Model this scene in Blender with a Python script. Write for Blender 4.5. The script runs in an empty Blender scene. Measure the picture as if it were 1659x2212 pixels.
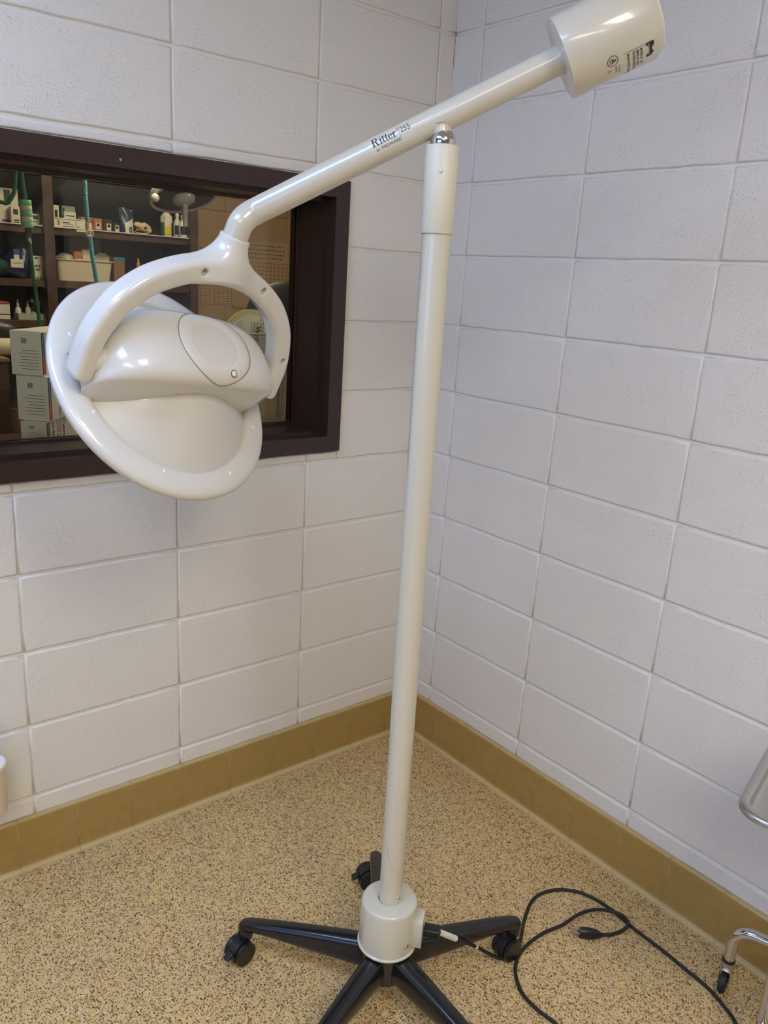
import bpy, bmesh, math, random
import numpy as np
from mathutils import Vector, Matrix

PI = math.pi
random.seed(7)
scene = bpy.context.scene
COL = scene.collection

# ------------------------------------------------------------------ camera
CAM_LOC = Vector((-1.75589, -1.93569, 1.54252))
CAM_ROT = (1.29181, -0.0585663, -0.673112)
FPX = 1741.16
cd = bpy.data.cameras.new('camera')
cam = bpy.data.objects.new('camera', cd)
COL.objects.link(cam)
cam.location = CAM_LOC
cam.rotation_euler = CAM_ROT
cd.sensor_fit = 'VERTICAL'
cd.sensor_height = 24.0
cd.lens = FPX * 24.0 / 2212.0
cd.clip_start = 0.02
scene.camera = cam

# ------------------------------------------------------------------ world, lights, exposure
scene.view_settings.view_transform = 'Standard'
scene.view_settings.look = 'None'
scene.view_settings.gamma = 1.0
scene.view_settings.use_curve_mapping = False
scene.view_settings.exposure = 0.0
w = bpy.data.worlds.new('world')
scene.world = w
w.use_nodes = True
w.node_tree.nodes['Background'].inputs[0].default_value = (0.55, 0.68, 1.0, 1)
w.node_tree.nodes['Background'].inputs[1].default_value = 0.25


def area(name, loc, rot, sx, sy, power, col):
    l = bpy.data.lights.new(name, 'AREA')
    l.shape = 'RECTANGLE'
    l.size, l.size_y = sx, sy
    l.energy = power
    l.color = col
    o = bpy.data.objects.new(name, l)
    o.location = loc
    o.rotation_euler = rot
    COL.objects.link(o)
    return o


CEIL = 2.74
WARM = (1.0, 0.90, 0.755)
COOL = (0.38, 0.57, 1.0)
TROFFERS = [(-2.25, -0.95, COOL, 18.0), (-1.35, -2.75, WARM, 17.5), (-2.75, -2.75, WARM, 11.0), (-2.75, -4.05, WARM, 4.0)]
for i, (lx, ly, lcol, lpow) in enumerate(TROFFERS):
    area('ceiling_light_glow', (lx, ly, CEIL - 0.035), (0, 0, 0), 0.56, 1.16, lpow, lcol)
# daylight through the high window of the far left wall
area('daylight', (-4.02, -1.75, 1.75), (0, -PI / 2, 0), 1.3, 2.0, 22.0, (0.36, 0.54, 1.0))
# lamps of the treatment room beyond the glass
area('room_glow', (-0.2, 1.0, 2.50), (0, 0, 0), 0.6, 0.6, 22.0, (1.0, 0.84, 0.62))

# ------------------------------------------------------------------ pixel helpers (used while building, real depths)
CR = cam.rotation_euler.to_matrix()


def ray(u, v):
    return CR @ Vector(((u - 829.5) / FPX, -(v - 1106.0) / FPX, -1.0))


def at_y(u, v, y):
    d = ray(u, v)
    return CAM_LOC + d * ((y - CAM_LOC.y) / d.y)


def at_z(u, v, z):
    d = ray(u, v)
    return CAM_LOC + d * ((z - CAM_LOC.z) / d.z)


def at_d(u, v, dep):
    return CAM_LOC + ray(u, v) * dep


def at_plane(u, v, P, N):
    d = ray(u, v)
    return CAM_LOC + d * ((P - CAM_LOC).dot(N) / d.dot(N))


# ------------------------------------------------------------------ materials
def mat(name, col, rough=0.5, metal=0.0, coat=0.0, spec=0.5, noise=0.0, nscale=20.0, bump=0.0, bscale=200.0,
        trans=0.0, alpha=1.0):
    m = bpy.data.materials.new(name)
    m.use_nodes = True
    nt = m.node_tree
    b = nt.nodes['Principled BSDF']
    b.inputs['Base Color'].default_value = (*col, 1)
    b.inputs['Roughness'].default_value = rough
    b.inputs['Metallic'].default_value = metal
    b.inputs['Coat Weight'].default_value = coat
    b.inputs['Coat Roughness'].default_value = 0.08
    b.inputs['Specular IOR Level'].default_value = spec
    b.inputs['Transmission Weight'].default_value = trans
    b.inputs['Alpha'].default_value = alpha
    tc = nt.nodes.new('ShaderNodeTexCoord')
    if noise > 0:
        n = nt.nodes.new('ShaderNodeTexNoise')
        n.inputs['Scale'].default_value = nscale
        n.inputs['Detail'].default_value = 4
        nt.links.new(tc.outputs['Object'], n.inputs['Vector'])
        r = nt.nodes.new('ShaderNodeValToRGB')
        r.color_ramp.elements[0].position = 0.3
        r.color_ramp.elements[1].position = 0.7
        r.color_ramp.elements[0].color = (*[c * (1 - noise) for c in col], 1)
        r.color_ramp.elements[1].color = (*[min(1, c * (1 + noise)) for c in col], 1)
        nt.links.new(n.outputs['Fac'], r.inputs['Fac'])
        nt.links.new(r.outputs['Color'], b.inputs['Base Color'])
    if bump > 0:
        n2 = nt.nodes.new('ShaderNodeTexNoise')
        n2.inputs['Scale'].default_value = bscale
        n2.inputs['Detail'].default_value = 3
        nt.links.new(tc.outputs['Object'], n2.inputs['Vector'])
        bp = nt.nodes.new('ShaderNodeBump')
        bp.inputs['Strength'].default_value = bump
        bp.inputs['Distance'].default_value = 0.002
        nt.links.new(n2.outputs['Fac'], bp.inputs['Height'])
        nt.links.new(bp.outputs['Normal'], b.inputs['Normal'])
    return m


def block_paint(name, col, rough=0.42, strength=1.0):
    """glossy paint over pitted concrete block: fine pits and low undulation"""
    m = bpy.data.materials.new(name)
    m.use_nodes = True
    nt = m.node_tree
    b = nt.nodes['Principled BSDF']
    b.inputs['Base Color'].default_value = (*col, 1)
    b.inputs['Roughness'].default_value = rough
    geo = nt.nodes.new('ShaderNodeNewGeometry')
    # pits: clustered by a low frequency mask
    v = nt.nodes.new('ShaderNodeTexNoise')
    v.inputs['Scale'].default_value = 290
    v.inputs['Detail'].default_value = 3
    v.inputs['Roughness'].default_value = 0.55
    v.inputs['Distortion'].default_value = 0.25
    mask = nt.nodes.new('ShaderNodeTexNoise')
    mask.inputs['Scale'].default_value = 14
    mask.inputs['Detail'].default_value = 3
    fine = nt.nodes.new('ShaderNodeTexNoise')
    fine.inputs['Scale'].default_value = 520
    fine.inputs['Detail'].default_value = 2
    low = nt.nodes.new('ShaderNodeTexNoise')
    low.inputs['Scale'].default_value = 28
    low.inputs['Detail'].default_value = 3
    for n in (v, mask, fine, low):
        nt.links.new(geo.outputs['Position'], n.inputs['Vector'])
    mr = nt.nodes.new('ShaderNodeMapRange')
    mr.inputs['From Min'].default_value = 0.24
    mr.inputs['From Max'].default_value = 0.40
    nt.links.new(v.outputs['Fac'], mr.inputs['Value'])
    mm = nt.nodes.new('ShaderNodeMapRange')
    mm.inputs['From Min'].default_value = 0.35
    mm.inputs['From Max'].default_value = 0.62
    mm.inputs['To Min'].default_value = 0.25
    nt.links.new(mask.outputs['Fac'], mm.inputs['Value'])
    inv = nt.nodes.new('ShaderNodeMath')
    inv.operation = 'SUBTRACT'
    inv.inputs[0].default_value = 1.0
    nt.links.new(mr.outputs['Result'], inv.inputs[1])
    mul = nt.nodes.new('ShaderNodeMath')
    mul.operation = 'MULTIPLY'
    nt.links.new(inv.outputs[0], mul.inputs[0])
    nt.links.new(mm.outputs['Result'], mul.inputs[1])
    bp = nt.nodes.new('ShaderNodeBump')
    bp.invert = True
    bp.inputs['Strength'].default_value = 1.0 * strength
    bp.inputs['Distance'].default_value = 0.0014
    nt.links.new(mul.outputs[0], bp.inputs['Height'])
    b2 = nt.nodes.new('ShaderNodeBump')
    b2.inputs['Strength'].default_value = 0.6 * strength
    b2.inputs['Distance'].default_value = 0.0007
    nt.links.new(fine.outputs['Fac'], b2.inputs['Height'])
    nt.links.new(bp.outputs['Normal'], b2.inputs['Normal'])
    b3 = nt.nodes.new('ShaderNodeBump')
    b3.inputs['Strength'].default_value = 0.5 * strength
    b3.inputs['Distance'].default_value = 0.004
    nt.links.new(low.outputs['Fac'], b3.inputs['Height'])
    nt.links.new(b2.outputs['Normal'], b3.inputs['Normal'])
    nt.links.new(b3.outputs['Normal'], b.inputs['Normal'])
    return m


def terrazzo():
    m = bpy.data.materials.new('terrazzo')
    m.use_nodes = True
    nt = m.node_tree
    b = nt.nodes['Principled BSDF']
    b.inputs['Roughness'].default_value = 0.34
    b.inputs['Specular IOR Level'].default_value = 0.4
    geo = nt.nodes.new('ShaderNodeNewGeometry')
    big = nt.nodes.new('ShaderNodeTexNoise')
    big.inputs['Scale'].default_value = 4.5
    big.inputs['Detail'].default_value = 3
    nt.links.new(geo.outputs['Position'], big.inputs['Vector'])
    base = nt.nodes.new('ShaderNodeValToRGB')
    e = base.color_ramp.elements
    e[0].position, e[0].color = 0.30, (0.66, 0.47, 0.235, 1)
    e[1].position, e[1].color = 0.75, (0.72, 0.53, 0.22, 1)
    nt.links.new(big.outputs['Fac'], base.inputs['Fac'])
    prev = base.outputs['Color']

    def warp(scale, amt):
        n = nt.nodes.new('ShaderNodeTexNoise')
        n.inputs['Scale'].default_value = scale
        n.inputs['Detail'].default_value = 1
        nt.links.new(geo.outputs['Position'], n.inputs['Vector'])
        s = nt.nodes.new('ShaderNodeVectorMath')
        s.operation = 'SUBTRACT'
        s.inputs[1].default_value = (0.5, 0.5, 0.5)
        nt.links.new(n.outputs['Color'], s.inputs[0])
        k = nt.nodes.new('ShaderNodeVectorMath')
        k.operation = 'SCALE'
        k.inputs['Scale'].default_value = amt
        nt.links.new(s.outputs[0], k.inputs[0])
        a = nt.nodes.new('ShaderNodeVectorMath')
        a.operation = 'ADD'
        nt.links.new(geo.outputs['Position'], a.inputs[0])
        nt.links.new(k.outputs[0], a.inputs[1])
        return a.outputs[0]

    def chips(scale, thr, ramp, keep, wamt, prev, soft=0.03, ang=0.0, sq=1.0):
        vec = warp(scale * 0.9, wamt)
        mp = nt.nodes.new('ShaderNodeMapping')
        mp.inputs['Rotation'].default_value = (0, 0, ang)
        mp.inputs['Scale'].default_value = (1, sq, 1)
        nt.links.new(vec, mp.inputs['Vector'])
        vec = mp.outputs['Vector']
        vo = nt.nodes.new('ShaderNodeTexVoronoi')
        vo.inputs['Scale'].default_value = scale
        vo.inputs['Randomness'].default_value = 1.0
        vo.voronoi_dimensions = '2D'
        nt.links.new(vec, vo.inputs['Vector'])
        sep = nt.nodes.new('ShaderNodeSeparateColor')
        nt.links.new(vo.outputs['Color'], sep.inputs[0])
        # size of each chip varies with its random value
        sz = nt.nodes.new('ShaderNodeMapRange')
        sz.inputs['To Min'].default_value = thr * 0.45
        sz.inputs['To Max'].default_value = thr * 1.25
        nt.links.new(sep.outputs[1], sz.inputs['Value'])
        df = nt.nodes.new('ShaderNodeMath')
        df.operation = 'SUBTRACT'
        nt.links.new(sz.outputs['Result'], df.inputs[0])
        nt.links.new(vo.outputs['Distance'], df.inputs[1])
        st = nt.nodes.new('ShaderNodeMapRange')
        st.inputs['From Min'].default_value = 0.0
        st.inputs['From Max'].default_value = soft
        nt.links.new(df.outputs[0], st.inputs['Value'])
        kp = nt.nodes.new('ShaderNodeMath')
        kp.operation = 'LESS_THAN'
        kp.inputs[1].default_value = keep
        nt.links.new(sep.outputs[0], kp.inputs[0])
        ml = nt.nodes.new('ShaderNodeMath')
        ml.operation = 'MULTIPLY'
        nt.links.new(st.outputs['Result'], ml.inputs[0])
        nt.links.new(kp.outputs[0], ml.inputs[1])
        cr = nt.nodes.new('ShaderNodeValToRGB')
        cr.color_ramp.interpolation = 'CONSTANT'
        els = cr.color_ramp.elements
        els[0].position, els[0].color = 0.0, (*ramp[0], 1)
        els[1].position, els[1].color = 1.0 / len(ramp), (*ramp[1], 1)
        for i in range(2, len(ramp)):
            q = els.new(i / len(ramp))
            q.color = (*ramp[i], 1)
        nt.links.new(sep.outputs[2], cr.inputs['Fac'])
        mx = nt.nodes.new('ShaderNodeMix')
        mx.data_type = 'RGBA'
        nt.links.new(ml.outputs[0], mx.inputs['Factor'])
        nt.links.new(prev, mx.inputs['A'])
        nt.links.new(cr.outputs['Color'], mx.inputs['B'])
        return mx.outputs['Result']

    prev = chips(95, 0.50, [(0.60, 0.45, 0.24), (0.70, 0.56, 0.34), (0.52, 0.36, 0.16), (0.63, 0.47, 0.19)], 0.7,
                 0.006, prev, 0.2)
    BR = [(0.13, 0.075, 0.035), (0.25, 0.145, 0.06), (0.09, 0.06, 0.04), (0.36, 0.22, 0.09), (0.17, 0.10, 0.045)]
    prev = chips(400, 0.40, BR, 0.38, 0.003, prev, 0.12, 0.4, 0.7)
    prev = chips(350, 0.40, BR, 0.26, 0.004, prev, 0.12, -0.9, 0.6)
    prev = chips(225, 0.34, [(0.09, 0.05, 0.028), (0.20, 0.11, 0.045), (0.065, 0.05, 0.04), (0.27, 0.155, 0.06), (0.12, 0.07, 0.035)],
                 0.50, 0.006, prev, 0.07, 1.2, 0.62)
    prev = chips(180, 0.31, [(0.08, 0.045, 0.028), (0.19, 0.10, 0.04), (0.06, 0.05, 0.045), (0.14, 0.08, 0.035)],
                 0.28, 0.006, prev, 0.07, -0.3, 0.66)
    nt.links.new(prev, b.inputs['Base Color'])
    return m


M = {}
M['wall'] = block_paint('white block paint', (0.80, 0.770, 0.705))
M['wall_right'] = block_paint('white block paint cool-lit', (0.775, 0.76, 0.73))  # same paint; the cooler light on this wall is put into the colour
M['tan_wall'] = block_paint('tan block paint', (0.42, 0.27, 0.14), 0.5, 0.5)
M['mortar'] = mat('painted mortar', (0.80, 0.770, 0.705), 0.5, bump=0.4, bscale=120)
M['mortar_right'] = mat('painted mortar cool-lit', (0.775, 0.76, 0.73), 0.5, bump=0.4, bscale=120)  # mortar carries the same cool light tint in its colour
M['tan_mortar'] = mat('tan mortar', (0.42, 0.27, 0.14), 0.6)
M['floor'] = terrazzo()
M['tile'] = mat('ochre glazed tile', (0.375, 0.25, 0.074), 0.30, noise=0.07, nscale=35, coat=0.15)
_nt = M['tile'].node_tree
_g = _nt.nodes.new('ShaderNodeNewGeometry')
_s = _nt.nodes.new('ShaderNodeSeparateXYZ')
_nt.links.new(_g.outputs['Position'], _s.inputs[0])
_r = _nt.nodes.new('ShaderNodeValToRGB')          # thin pale glaze on the foot and on the top edge
_r.color_ramp.elements[0].position, _r.color_ramp.elements[0].color = 0.058, (1, 1, 1, 1)
_r.color_ramp.elements[1].position, _r.color_ramp.elements[1].color = 0.095, (0, 0, 0, 1)
_e = _r.color_ramp.elements.new(0.955)
_e.color = (0, 0, 0, 1)
_e = _r.color_ramp.elements.new(0.985)
_e.color = (0.6, 0.6, 0.6, 1)
_m = _nt.nodes.new('ShaderNodeMath')
_m.operation = 'DIVIDE'
_m.inputs[1].default_value = 0.1524
_nt.links.new(_s.outputs['Z'], _m.inputs[0])
_nt.links.new(_m.outputs[0], _r.inputs['Fac'])
_x = _nt.nodes.new('ShaderNodeMix')
_x.data_type = 'RGBA'
_b = _nt.nodes['Principled BSDF']
_src = _b.inputs['Base Color'].links[0].from_socket
_nt.links.new(_r.outputs['Color'], _x.inputs['Factor'])
_nt.links.new(_src, _x.inputs['A'])
_x.inputs['B'].default_value = (0.56, 0.44, 0.22, 1)
_nt.links.new(_x.outputs['Result'], _b.inputs['Base Color'])
M['grout'] = mat('tan grout', (0.50, 0.40, 0.20), 0.8, noise=0.5, nscale=30)
M['paint_low_bounce'] = mat('dark low-bounce wall paint', (0.20, 0.17, 0.13), 0.6)  # unseen walls, coloured dark to cut bounce light
M['frame'] = mat('brown enamel', (0.036, 0.017, 0.014), 0.32, noise=0.08, nscale=8, bump=0.12, bscale=300)
M['enamel'] = mat('white powder coat', (0.62, 0.60, 0.50), 0.28, coat=0.7, bump=0.05, bscale=350)
M['sleeve'] = mat('cream sleeve', (0.69, 0.665, 0.55), 0.42, bump=0.04, bscale=250)
M['plastic'] = mat('white lamp plastic', (0.70, 0.69, 0.635), 0.30, coat=0.7)
M['plastic_cap'] = mat('white cap plastic', (0.72, 0.71, 0.655), 0.38)
M['plug_white'] = mat('screw plug', (0.88, 0.88, 0.87), 0.3)
M['seam'] = mat('seam shade and scuff grey', (0.18, 0.18, 0.17), 0.8)  # dark grey stands for shade in seams and recess; scuffs share it
M['chrome'] = mat('chrome', (0.62, 0.62, 0.64), 0.10, metal=1.0)
M['steel'] = mat('brushed steel', (0.50, 0.49, 0.47), 0.30, metal=1.0, bump=0.05, bscale=400)
M['black'] = mat('black plastic', (0.012, 0.012, 0.014), 0.36, bump=0.1, bscale=300)
M['black_rubber'] = mat('black rubber', (0.014, 0.014, 0.015), 0.62)
M['black_paint'] = mat('black enamel', (0.008, 0.008, 0.010), 0.24, coat=0.3)
M['ink'] = mat('ink', (0.02, 0.02, 0.03), 0.5)
M['ink_red'] = mat('red ink', (0.45, 0.06, 0.06), 0.5)
M['ink_yellow'] = mat('yellow ink', (0.65, 0.42, 0.03), 0.5)
M['decal'] = mat('clear decal', (0.655, 0.635, 0.545), 0.25, coat=0.7)
M['wood'] = mat('dark walnut cabinet', (0.070, 0.033, 0.019), 0.40, noise=0.3, nscale=14)
M['shelf_back'] = mat('dark panel', (0.026, 0.025, 0.018), 0.7)
M['white_paper'] = mat('white card', (0.72, 0.66, 0.54), 0.6, noise=0.05, nscale=40)
M['white_plastic_far'] = mat('white far plastic', (0.70, 0.66, 0.58), 0.4)
M['cream'] = mat('cream plastic', (0.72, 0.62, 0.46), 0.45)
M['green_hose'] = mat('green hose', (0.01, 0.13, 0.055), 0.35)
M['blue_hose'] = mat('blue corrugated hose', (0.08, 0.40, 0.52), 0.4)
M['teal'] = mat('teal plastic', (0.03, 0.22, 0.24), 0.35)
M['green_tape'] = mat('green tape', (0.22, 0.70, 0.32), 0.6)
M['white_tape'] = mat('white tape', (0.72, 0.70, 0.60), 0.7)
M['orange'] = mat('orange card', (0.45, 0.16, 0.045), 0.5)
M['orange_liquid'] = mat('orange bottle', (0.70, 0.30, 0.04), 0.3)
M['brown_card'] = mat('brown card', (0.24, 0.12, 0.05), 0.7)
M['navy'] = mat('navy pouch', (0.025, 0.04, 0.10), 0.3, bump=0.6, bscale=40)
M['charcoal'] = mat('charcoal pouch', (0.035, 0.032, 0.030), 0.4, bump=0.5, bscale=50)
M['green_card'] = mat('pale green card', (0.45, 0.55, 0.36), 0.6)
M['bone'] = mat('bone', (0.68, 0.52, 0.27), 0.5, noise=0.3, nscale=60)
M['red'] = mat('red print', (0.40, 0.03, 0.035), 0.5)
M['blue_print'] = mat('blue print', (0.045, 0.07, 0.24), 0.5)
M['glove_box'] = mat('glove carton', (0.78, 0.73, 0.64), 0.5)
M['clear'] = mat('clear bag', (0.45, 0.43, 0.38), 0.15, bump=1.0, bscale=60)
M['mesh_metal'] = mat('grey mesh metal', (0.30, 0.29, 0.27), 0.4, metal=0.6)
M['fabric_black'] = mat('black upholstery', (0.012, 0.010, 0.010), 0.5)
M['towel'] = mat('cream towel', (0.62, 0.52, 0.34), 0.9, bump=0.5, bscale=90)
M['ceiling'] = mat('ceiling tile', (0.74, 0.73, 0.70), 0.9, bump=0.3, bscale=80)
M['liquid'] = mat('teal liquid', (0.03, 0.17, 0.14), 0.2)
M['yellow'] = mat('yellow label', (0.72, 0.52, 0.03), 0.5)

gl = bpy.data.materials.new('window glass')
gl.use_nodes = True
nt = gl.node_tree
nt.nodes.clear()
out = nt.nodes.new('ShaderNodeOutputMaterial')
mixs = nt.nodes.new('ShaderNodeMixShader')
tr = nt.nodes.new('ShaderNodeBsdfTransparent')
tr.inputs[0].default_value = (0.93, 0.96, 0.93, 1)
gs = nt.nodes.new('ShaderNodeBsdfGlossy')
gs.inputs['Roughness'].default_value = 0.0
fr = nt.nodes.new('ShaderNodeFresnel')
fr.inputs['IOR'].default_value = 1.36
nt.links.new(fr.outputs[0], mixs.inputs[0])
nt.links.new(tr.outputs[0], mixs.inputs[1])
nt.links.new(gs.outputs[0], mixs.inputs[2])
nt.links.new(mixs.outputs[0], out.inputs[0])
M['glass'] = gl

em = bpy.data.materials.new('lamp diffuser')
em.use_nodes = True
eb = em.node_tree.nodes['Principled BSDF']
eb.inputs['Base Color'].default_value = (0.9, 0.9, 0.88, 1)
eb.inputs['Emission Color'].default_value = (*WARM, 1)
eb.inputs['Emission Strength'].default_value = 7.0
M['diffuser'] = em
em2 = em.copy()
em2.node_tree.nodes['Principled BSDF'].inputs['Emission Color'].default_value = (*COOL, 1)
M['diffuser_cool'] = em2
led = bpy.data.materials.new('green led')
led.use_nodes = True
led.node_tree.nodes['Principled BSDF'].inputs['Emission Color'].default_value = (0.1, 1.0, 0.2, 1)
led.node_tree.nodes['Principled BSDF'].inputs['Emission Strength'].default_value = 2.0
M['led'] = led


# ------------------------------------------------------------------ object helpers
def link(name, me, m, parent=None, smooth=None):
    if m is not None:
        for mm in (m if isinstance(m, (list, tuple)) else [m]):
            me.materials.append(mm)
    if smooth is not None:
        me.polygons.foreach_set('use_smooth', [True] * len(me.polygons))
        if smooth < 179:
            me.set_sharp_from_angle(angle=math.radians(smooth))
    o = bpy.data.objects.new(name, me)
    COL.objects.link(o)
    if parent is not None:
        o.parent = parent
        o.matrix_parent_inverse = parent.matrix_basis.inverted()
    return o


def tag(o, label, cat, group=None):
    o['label'] = label
    o['category'] = cat
    if group:
        o['group'] = group
    return o


def thing(name, label, cat, loc=(0, 0, 0), rotz=0.0, group=None, rot=None):
    o = bpy.data.objects.new(name, None)
    o.empty_display_size = 0.05
    COL.objects.link(o)
    o.location = loc
    o.rotation_euler = rot if rot is not None else (0, 0, rotz)
    o.rotation_mode = 'XYZ'
    return tag(o, label, cat, group)


def local(o):
    """make children built in local coordinates follow the thing"""
    for ch in o.children:
        ch.matrix_parent_inverse = Matrix.Identity(4)


def child(name, me, m, parent, smooth=None, label=None):
    """part whose mesh is given in the parent's local coordinates"""
    o = link(name, me, m, None, smooth)
    o.parent = parent
    if label:
        o['label'] = label
    return o


def structure(o):
    o['kind'] = 'structure'
    return o


def pydata(verts, faces):
    me = bpy.data.meshes.new('mesh')
    me.from_pydata([tuple(v) for v in verts], [], faces)
    me.validate()
    me.update()
    return me


def from_bm(bm, recalc=True):
    if recalc:
        bmesh.ops.recalc_face_normals(bm, faces=bm.faces)
    me = bpy.data.meshes.new('mesh')
    bm.to_mesh(me)
    bm.free()
    return me


def bm_box(bm, cx, cy, cz, sx, sy, sz, bevel=0.0, seg=2, matrix=None):
    t = bmesh.ops.create_cube(bm, size=1.0)
    vs = t['verts']
    for v in vs:
        v.co = Vector((v.co.x * sx, v.co.y * sy, v.co.z * sz))
    if bevel > 0:
        es = list({e for v in vs for e in v.link_edges})
        r = bmesh.ops.bevel(bm, geom=es, offset=bevel, segments=seg, affect='EDGES', profile=0.5)
        vs = list({v for f in r['faces'] for v in f.verts} | {v for v in vs if v.is_valid})
    Mx = Matrix.Translation((cx, cy, cz))
    if matrix is not None:
        Mx = Mx @ matrix
    for v in vs:
        v.co = Mx @ v.co
    return vs


def box_me(cx, cy, cz, sx, sy, sz, bevel=0.0, seg=2, matrix=None):
    bm = bmesh.new()
    bm_box(bm, cx, cy, cz, sx, sy, sz, bevel, seg, matrix)
    return from_bm(bm)


def frame_of(d):
    d = Vector(d).normalized()
    up = Vector((0, 0, 1)) if abs(d.z) < 0.95 else Vector((1, 0, 0))
    a = d.cross(up).normalized()
    return a, a.cross(d).normalized(), d


def lathe_me(profile, n=32, origin=(0, 0, 0), axis=(0, 0, 1), closed=True):
    """profile: list of (r, h) revolved round axis"""
    a, b, d = frame_of(axis)
    o = Vector(origin)
    verts, faces, rings = [], [], []
    for r, h in profile:
        if r < 1e-6:
            rings.append([len(verts)])
            verts.append(o + d * h)
        else:
            rings.append(list(range(len(verts), len(verts) + n)))
            for i in range(n):
                t = 2 * PI * i / n
                verts.append(o + d * h + (a * math.cos(t) + b * math.sin(t)) * r)
    for p, q in zip(rings, rings[1:]):
        for i in range(n):
            j = (i + 1) % n
            if len(p) == 1 and len(q) == 1:
                continue
            if len(p) == 1:
                faces.append((p[0], q[j], q[i]))
            elif len(q) == 1:
                faces.append((p[i], p[j], q[0]))
            else:
                faces.append((p[i], p[j], q[j], q[i]))
    bm = bmesh.new()
    vv = [bm.verts.new(v) for v in verts]
    for f in faces:
        try:
            bm.faces.new([vv[i] for i in f])
        except ValueError:
            pass
    return from_bm(bm)


def smooth_path(pts, n=8, closed=False):
    """Catmull-Rom resample"""
    P = [Vector(p) for p in pts]
    out = []
    N = len(P)
    segs = N if closed else N - 1
    for i in range(segs):
        p1, p2 = P[i], P[(i + 1) % N]
        p0 = P[i - 1] if (i > 0 or closed) else p1 * 2 - p2
        p3 = P[(i + 2) % N] if (i + 2 < N or closed) else p2 * 2 - p1
        for k in range(n):
            t = k / n
            out.append(0.5 * ((2 * p1) + (p2 - p0) * t + (2 * p0 - 5 * p1 + 4 * p2 - p3) * t * t +
                              (3 * p1 - p0 - 3 * p2 + p3) * t * t * t))
    if not closed:
        out.append(P[-1])
    return out


def sweep_me(pts, radii, n=16, caps=True, flat=None, up=None):
    """tube along pts; radii scalar/list; flat=(rx, ry) ellipse factors"""
    P = [Vector(p) for p in pts]
    if not hasattr(radii, '__len__'):
        radii = [radii] * len(P)
    verts, faces = [], []
    T = []
    for i in range(len(P)):
        a = P[max(0, i - 1)]
        b = P[min(len(P) - 1, i + 1)]
        T.append((b - a).normalized())
    nrm = Vector(up) if up is not None else frame_of(T[0])[0]
    for i, p in enumerate(P):
        nrm = (nrm - T[i] * nrm.dot(T[i]))
        nrm.normalize()
        bi = T[i].cross(nrm)
        fx, fy = flat if flat else (1, 1)
        for k in range(n):
            t = 2 * PI * k / n
            verts.append(p + nrm * (math.cos(t) * radii[i] * fx) + bi * (math.sin(t) * radii[i] * fy))
    for i in range(len(P) - 1):
        for k in range(n):
            j = (k + 1) % n
            faces.append((i * n + k, i * n + j, (i + 1) * n + j, (i + 1) * n + k))
    if caps:
        faces.append(tuple(range(n))[::-1])
        faces.append(tuple((len(P) - 1) * n + k for k in range(n)))
    me = pydata(verts, faces)
    bm = bmesh.new()
    bm.from_mesh(me)
    bpy.data.meshes.remove(me)
    return from_bm(bm)


def join_me(meshes):
    bm = bmesh.new()
    for me in meshes:
        bm.from_mesh(me)
    for me in meshes:
        bpy.data.meshes.remove(me)
    m = bpy.data.meshes.new('mesh')
    bm.to_mesh(m)
    bm.free()
    return m


def extrude_me(profile, length, axis_fn):
    """profile list of 2D, axis_fn(p, t) -> 3D, closed loop profile"""
    n = len(profile)
    verts = [axis_fn(p, 0.0) for p in profile] + [axis_fn(p, length) for p in profile]
    faces = [(i, (i + 1) % n, n + (i + 1) % n, n + i) for i in range(n)]
    faces += [tuple(range(n))[::-1], tuple(range(n, 2 * n))]
    bm = bmesh.new()
    vv = [bm.verts.new(v) for v in verts]
    for f in faces:
        bm.faces.new([vv[i] for i in f])
    return from_bm(bm)


def text_me(body, size, mapfn, align='LEFT', bold=0.0, sub=0):
    cu = bpy.data.curves.new('txt', 'FONT')
    cu.body = body
    cu.size = size
    cu.align_x = align
    cu.offset = bold
    cu.resolution_u = 3
    o = bpy.data.objects.new('txt', cu)
    COL.objects.link(o)
    dg = bpy.context.evaluated_depsgraph_get()
    dg.update()
    me = bpy.data.meshes.new_from_object(o.evaluated_get(dg))
    bpy.data.objects.remove(o)
    bpy.data.curves.remove(cu)
    me.materials.clear()
    if sub:
        bm = bmesh.new()
        bm.from_mesh(me)
        bmesh.ops.triangulate(bm, faces=bm.faces)
        bmesh.ops.subdivide_edges(bm, edges=bm.edges, cuts=sub)
        bm.to_mesh(me)
        bm.free()
    for v in me.vertices:
        v.co = mapfn(v.co.x, v.co.y)
    me.update()
    return me


# ================================================================== SETTING: room shell
XW, YB = -3.9, -4.6            # far left wall, wall behind the camera
CH, BL = 0.2032, 0.4064        # block course height and length
REC = 0.0055                   # mortar is recessed this much
WIN = (-1.80, -0.357, 1.047, 1.800)   # outer rectangle of the window frame

fl = link('floor', box_me((XW - 0.1 + 0.3) / 2, (YB - 0.1 + 0.2) / 2, -0.05, -XW + 0.5, -YB + 0.5, 0.1), M['floor'])
structure(fl)
structure(link('ceiling', box_me(XW / 2, YB / 2 + 0.1, CEIL + 0.04, -XW + 0.4, -YB + 0.3, 0.08), M['ceiling']))


def wall_with_hole(y0, y1, x0, x1, z0, z1, hole):
    hx0, hx1, hz0, hz1 = hole
    bm = bmesh.new()
    for (a, b, c, d) in ((x0, hx0, z0, z1), (hx1, x1, z0, z1), (hx0, hx1, z0, hz0), (hx0, hx1, hz1, z1)):
        if b - a > 1e-4 and d - c > 1e-4:
            bm_box(bm, (a + b) / 2, (y0 + y1) / 2, (c + d) / 2, b - a, y1 - y0, d - c)
    bmesh.ops.remove_doubles(bm, verts=bm.verts, dist=1e-5)
    return from_bm(bm)


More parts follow.
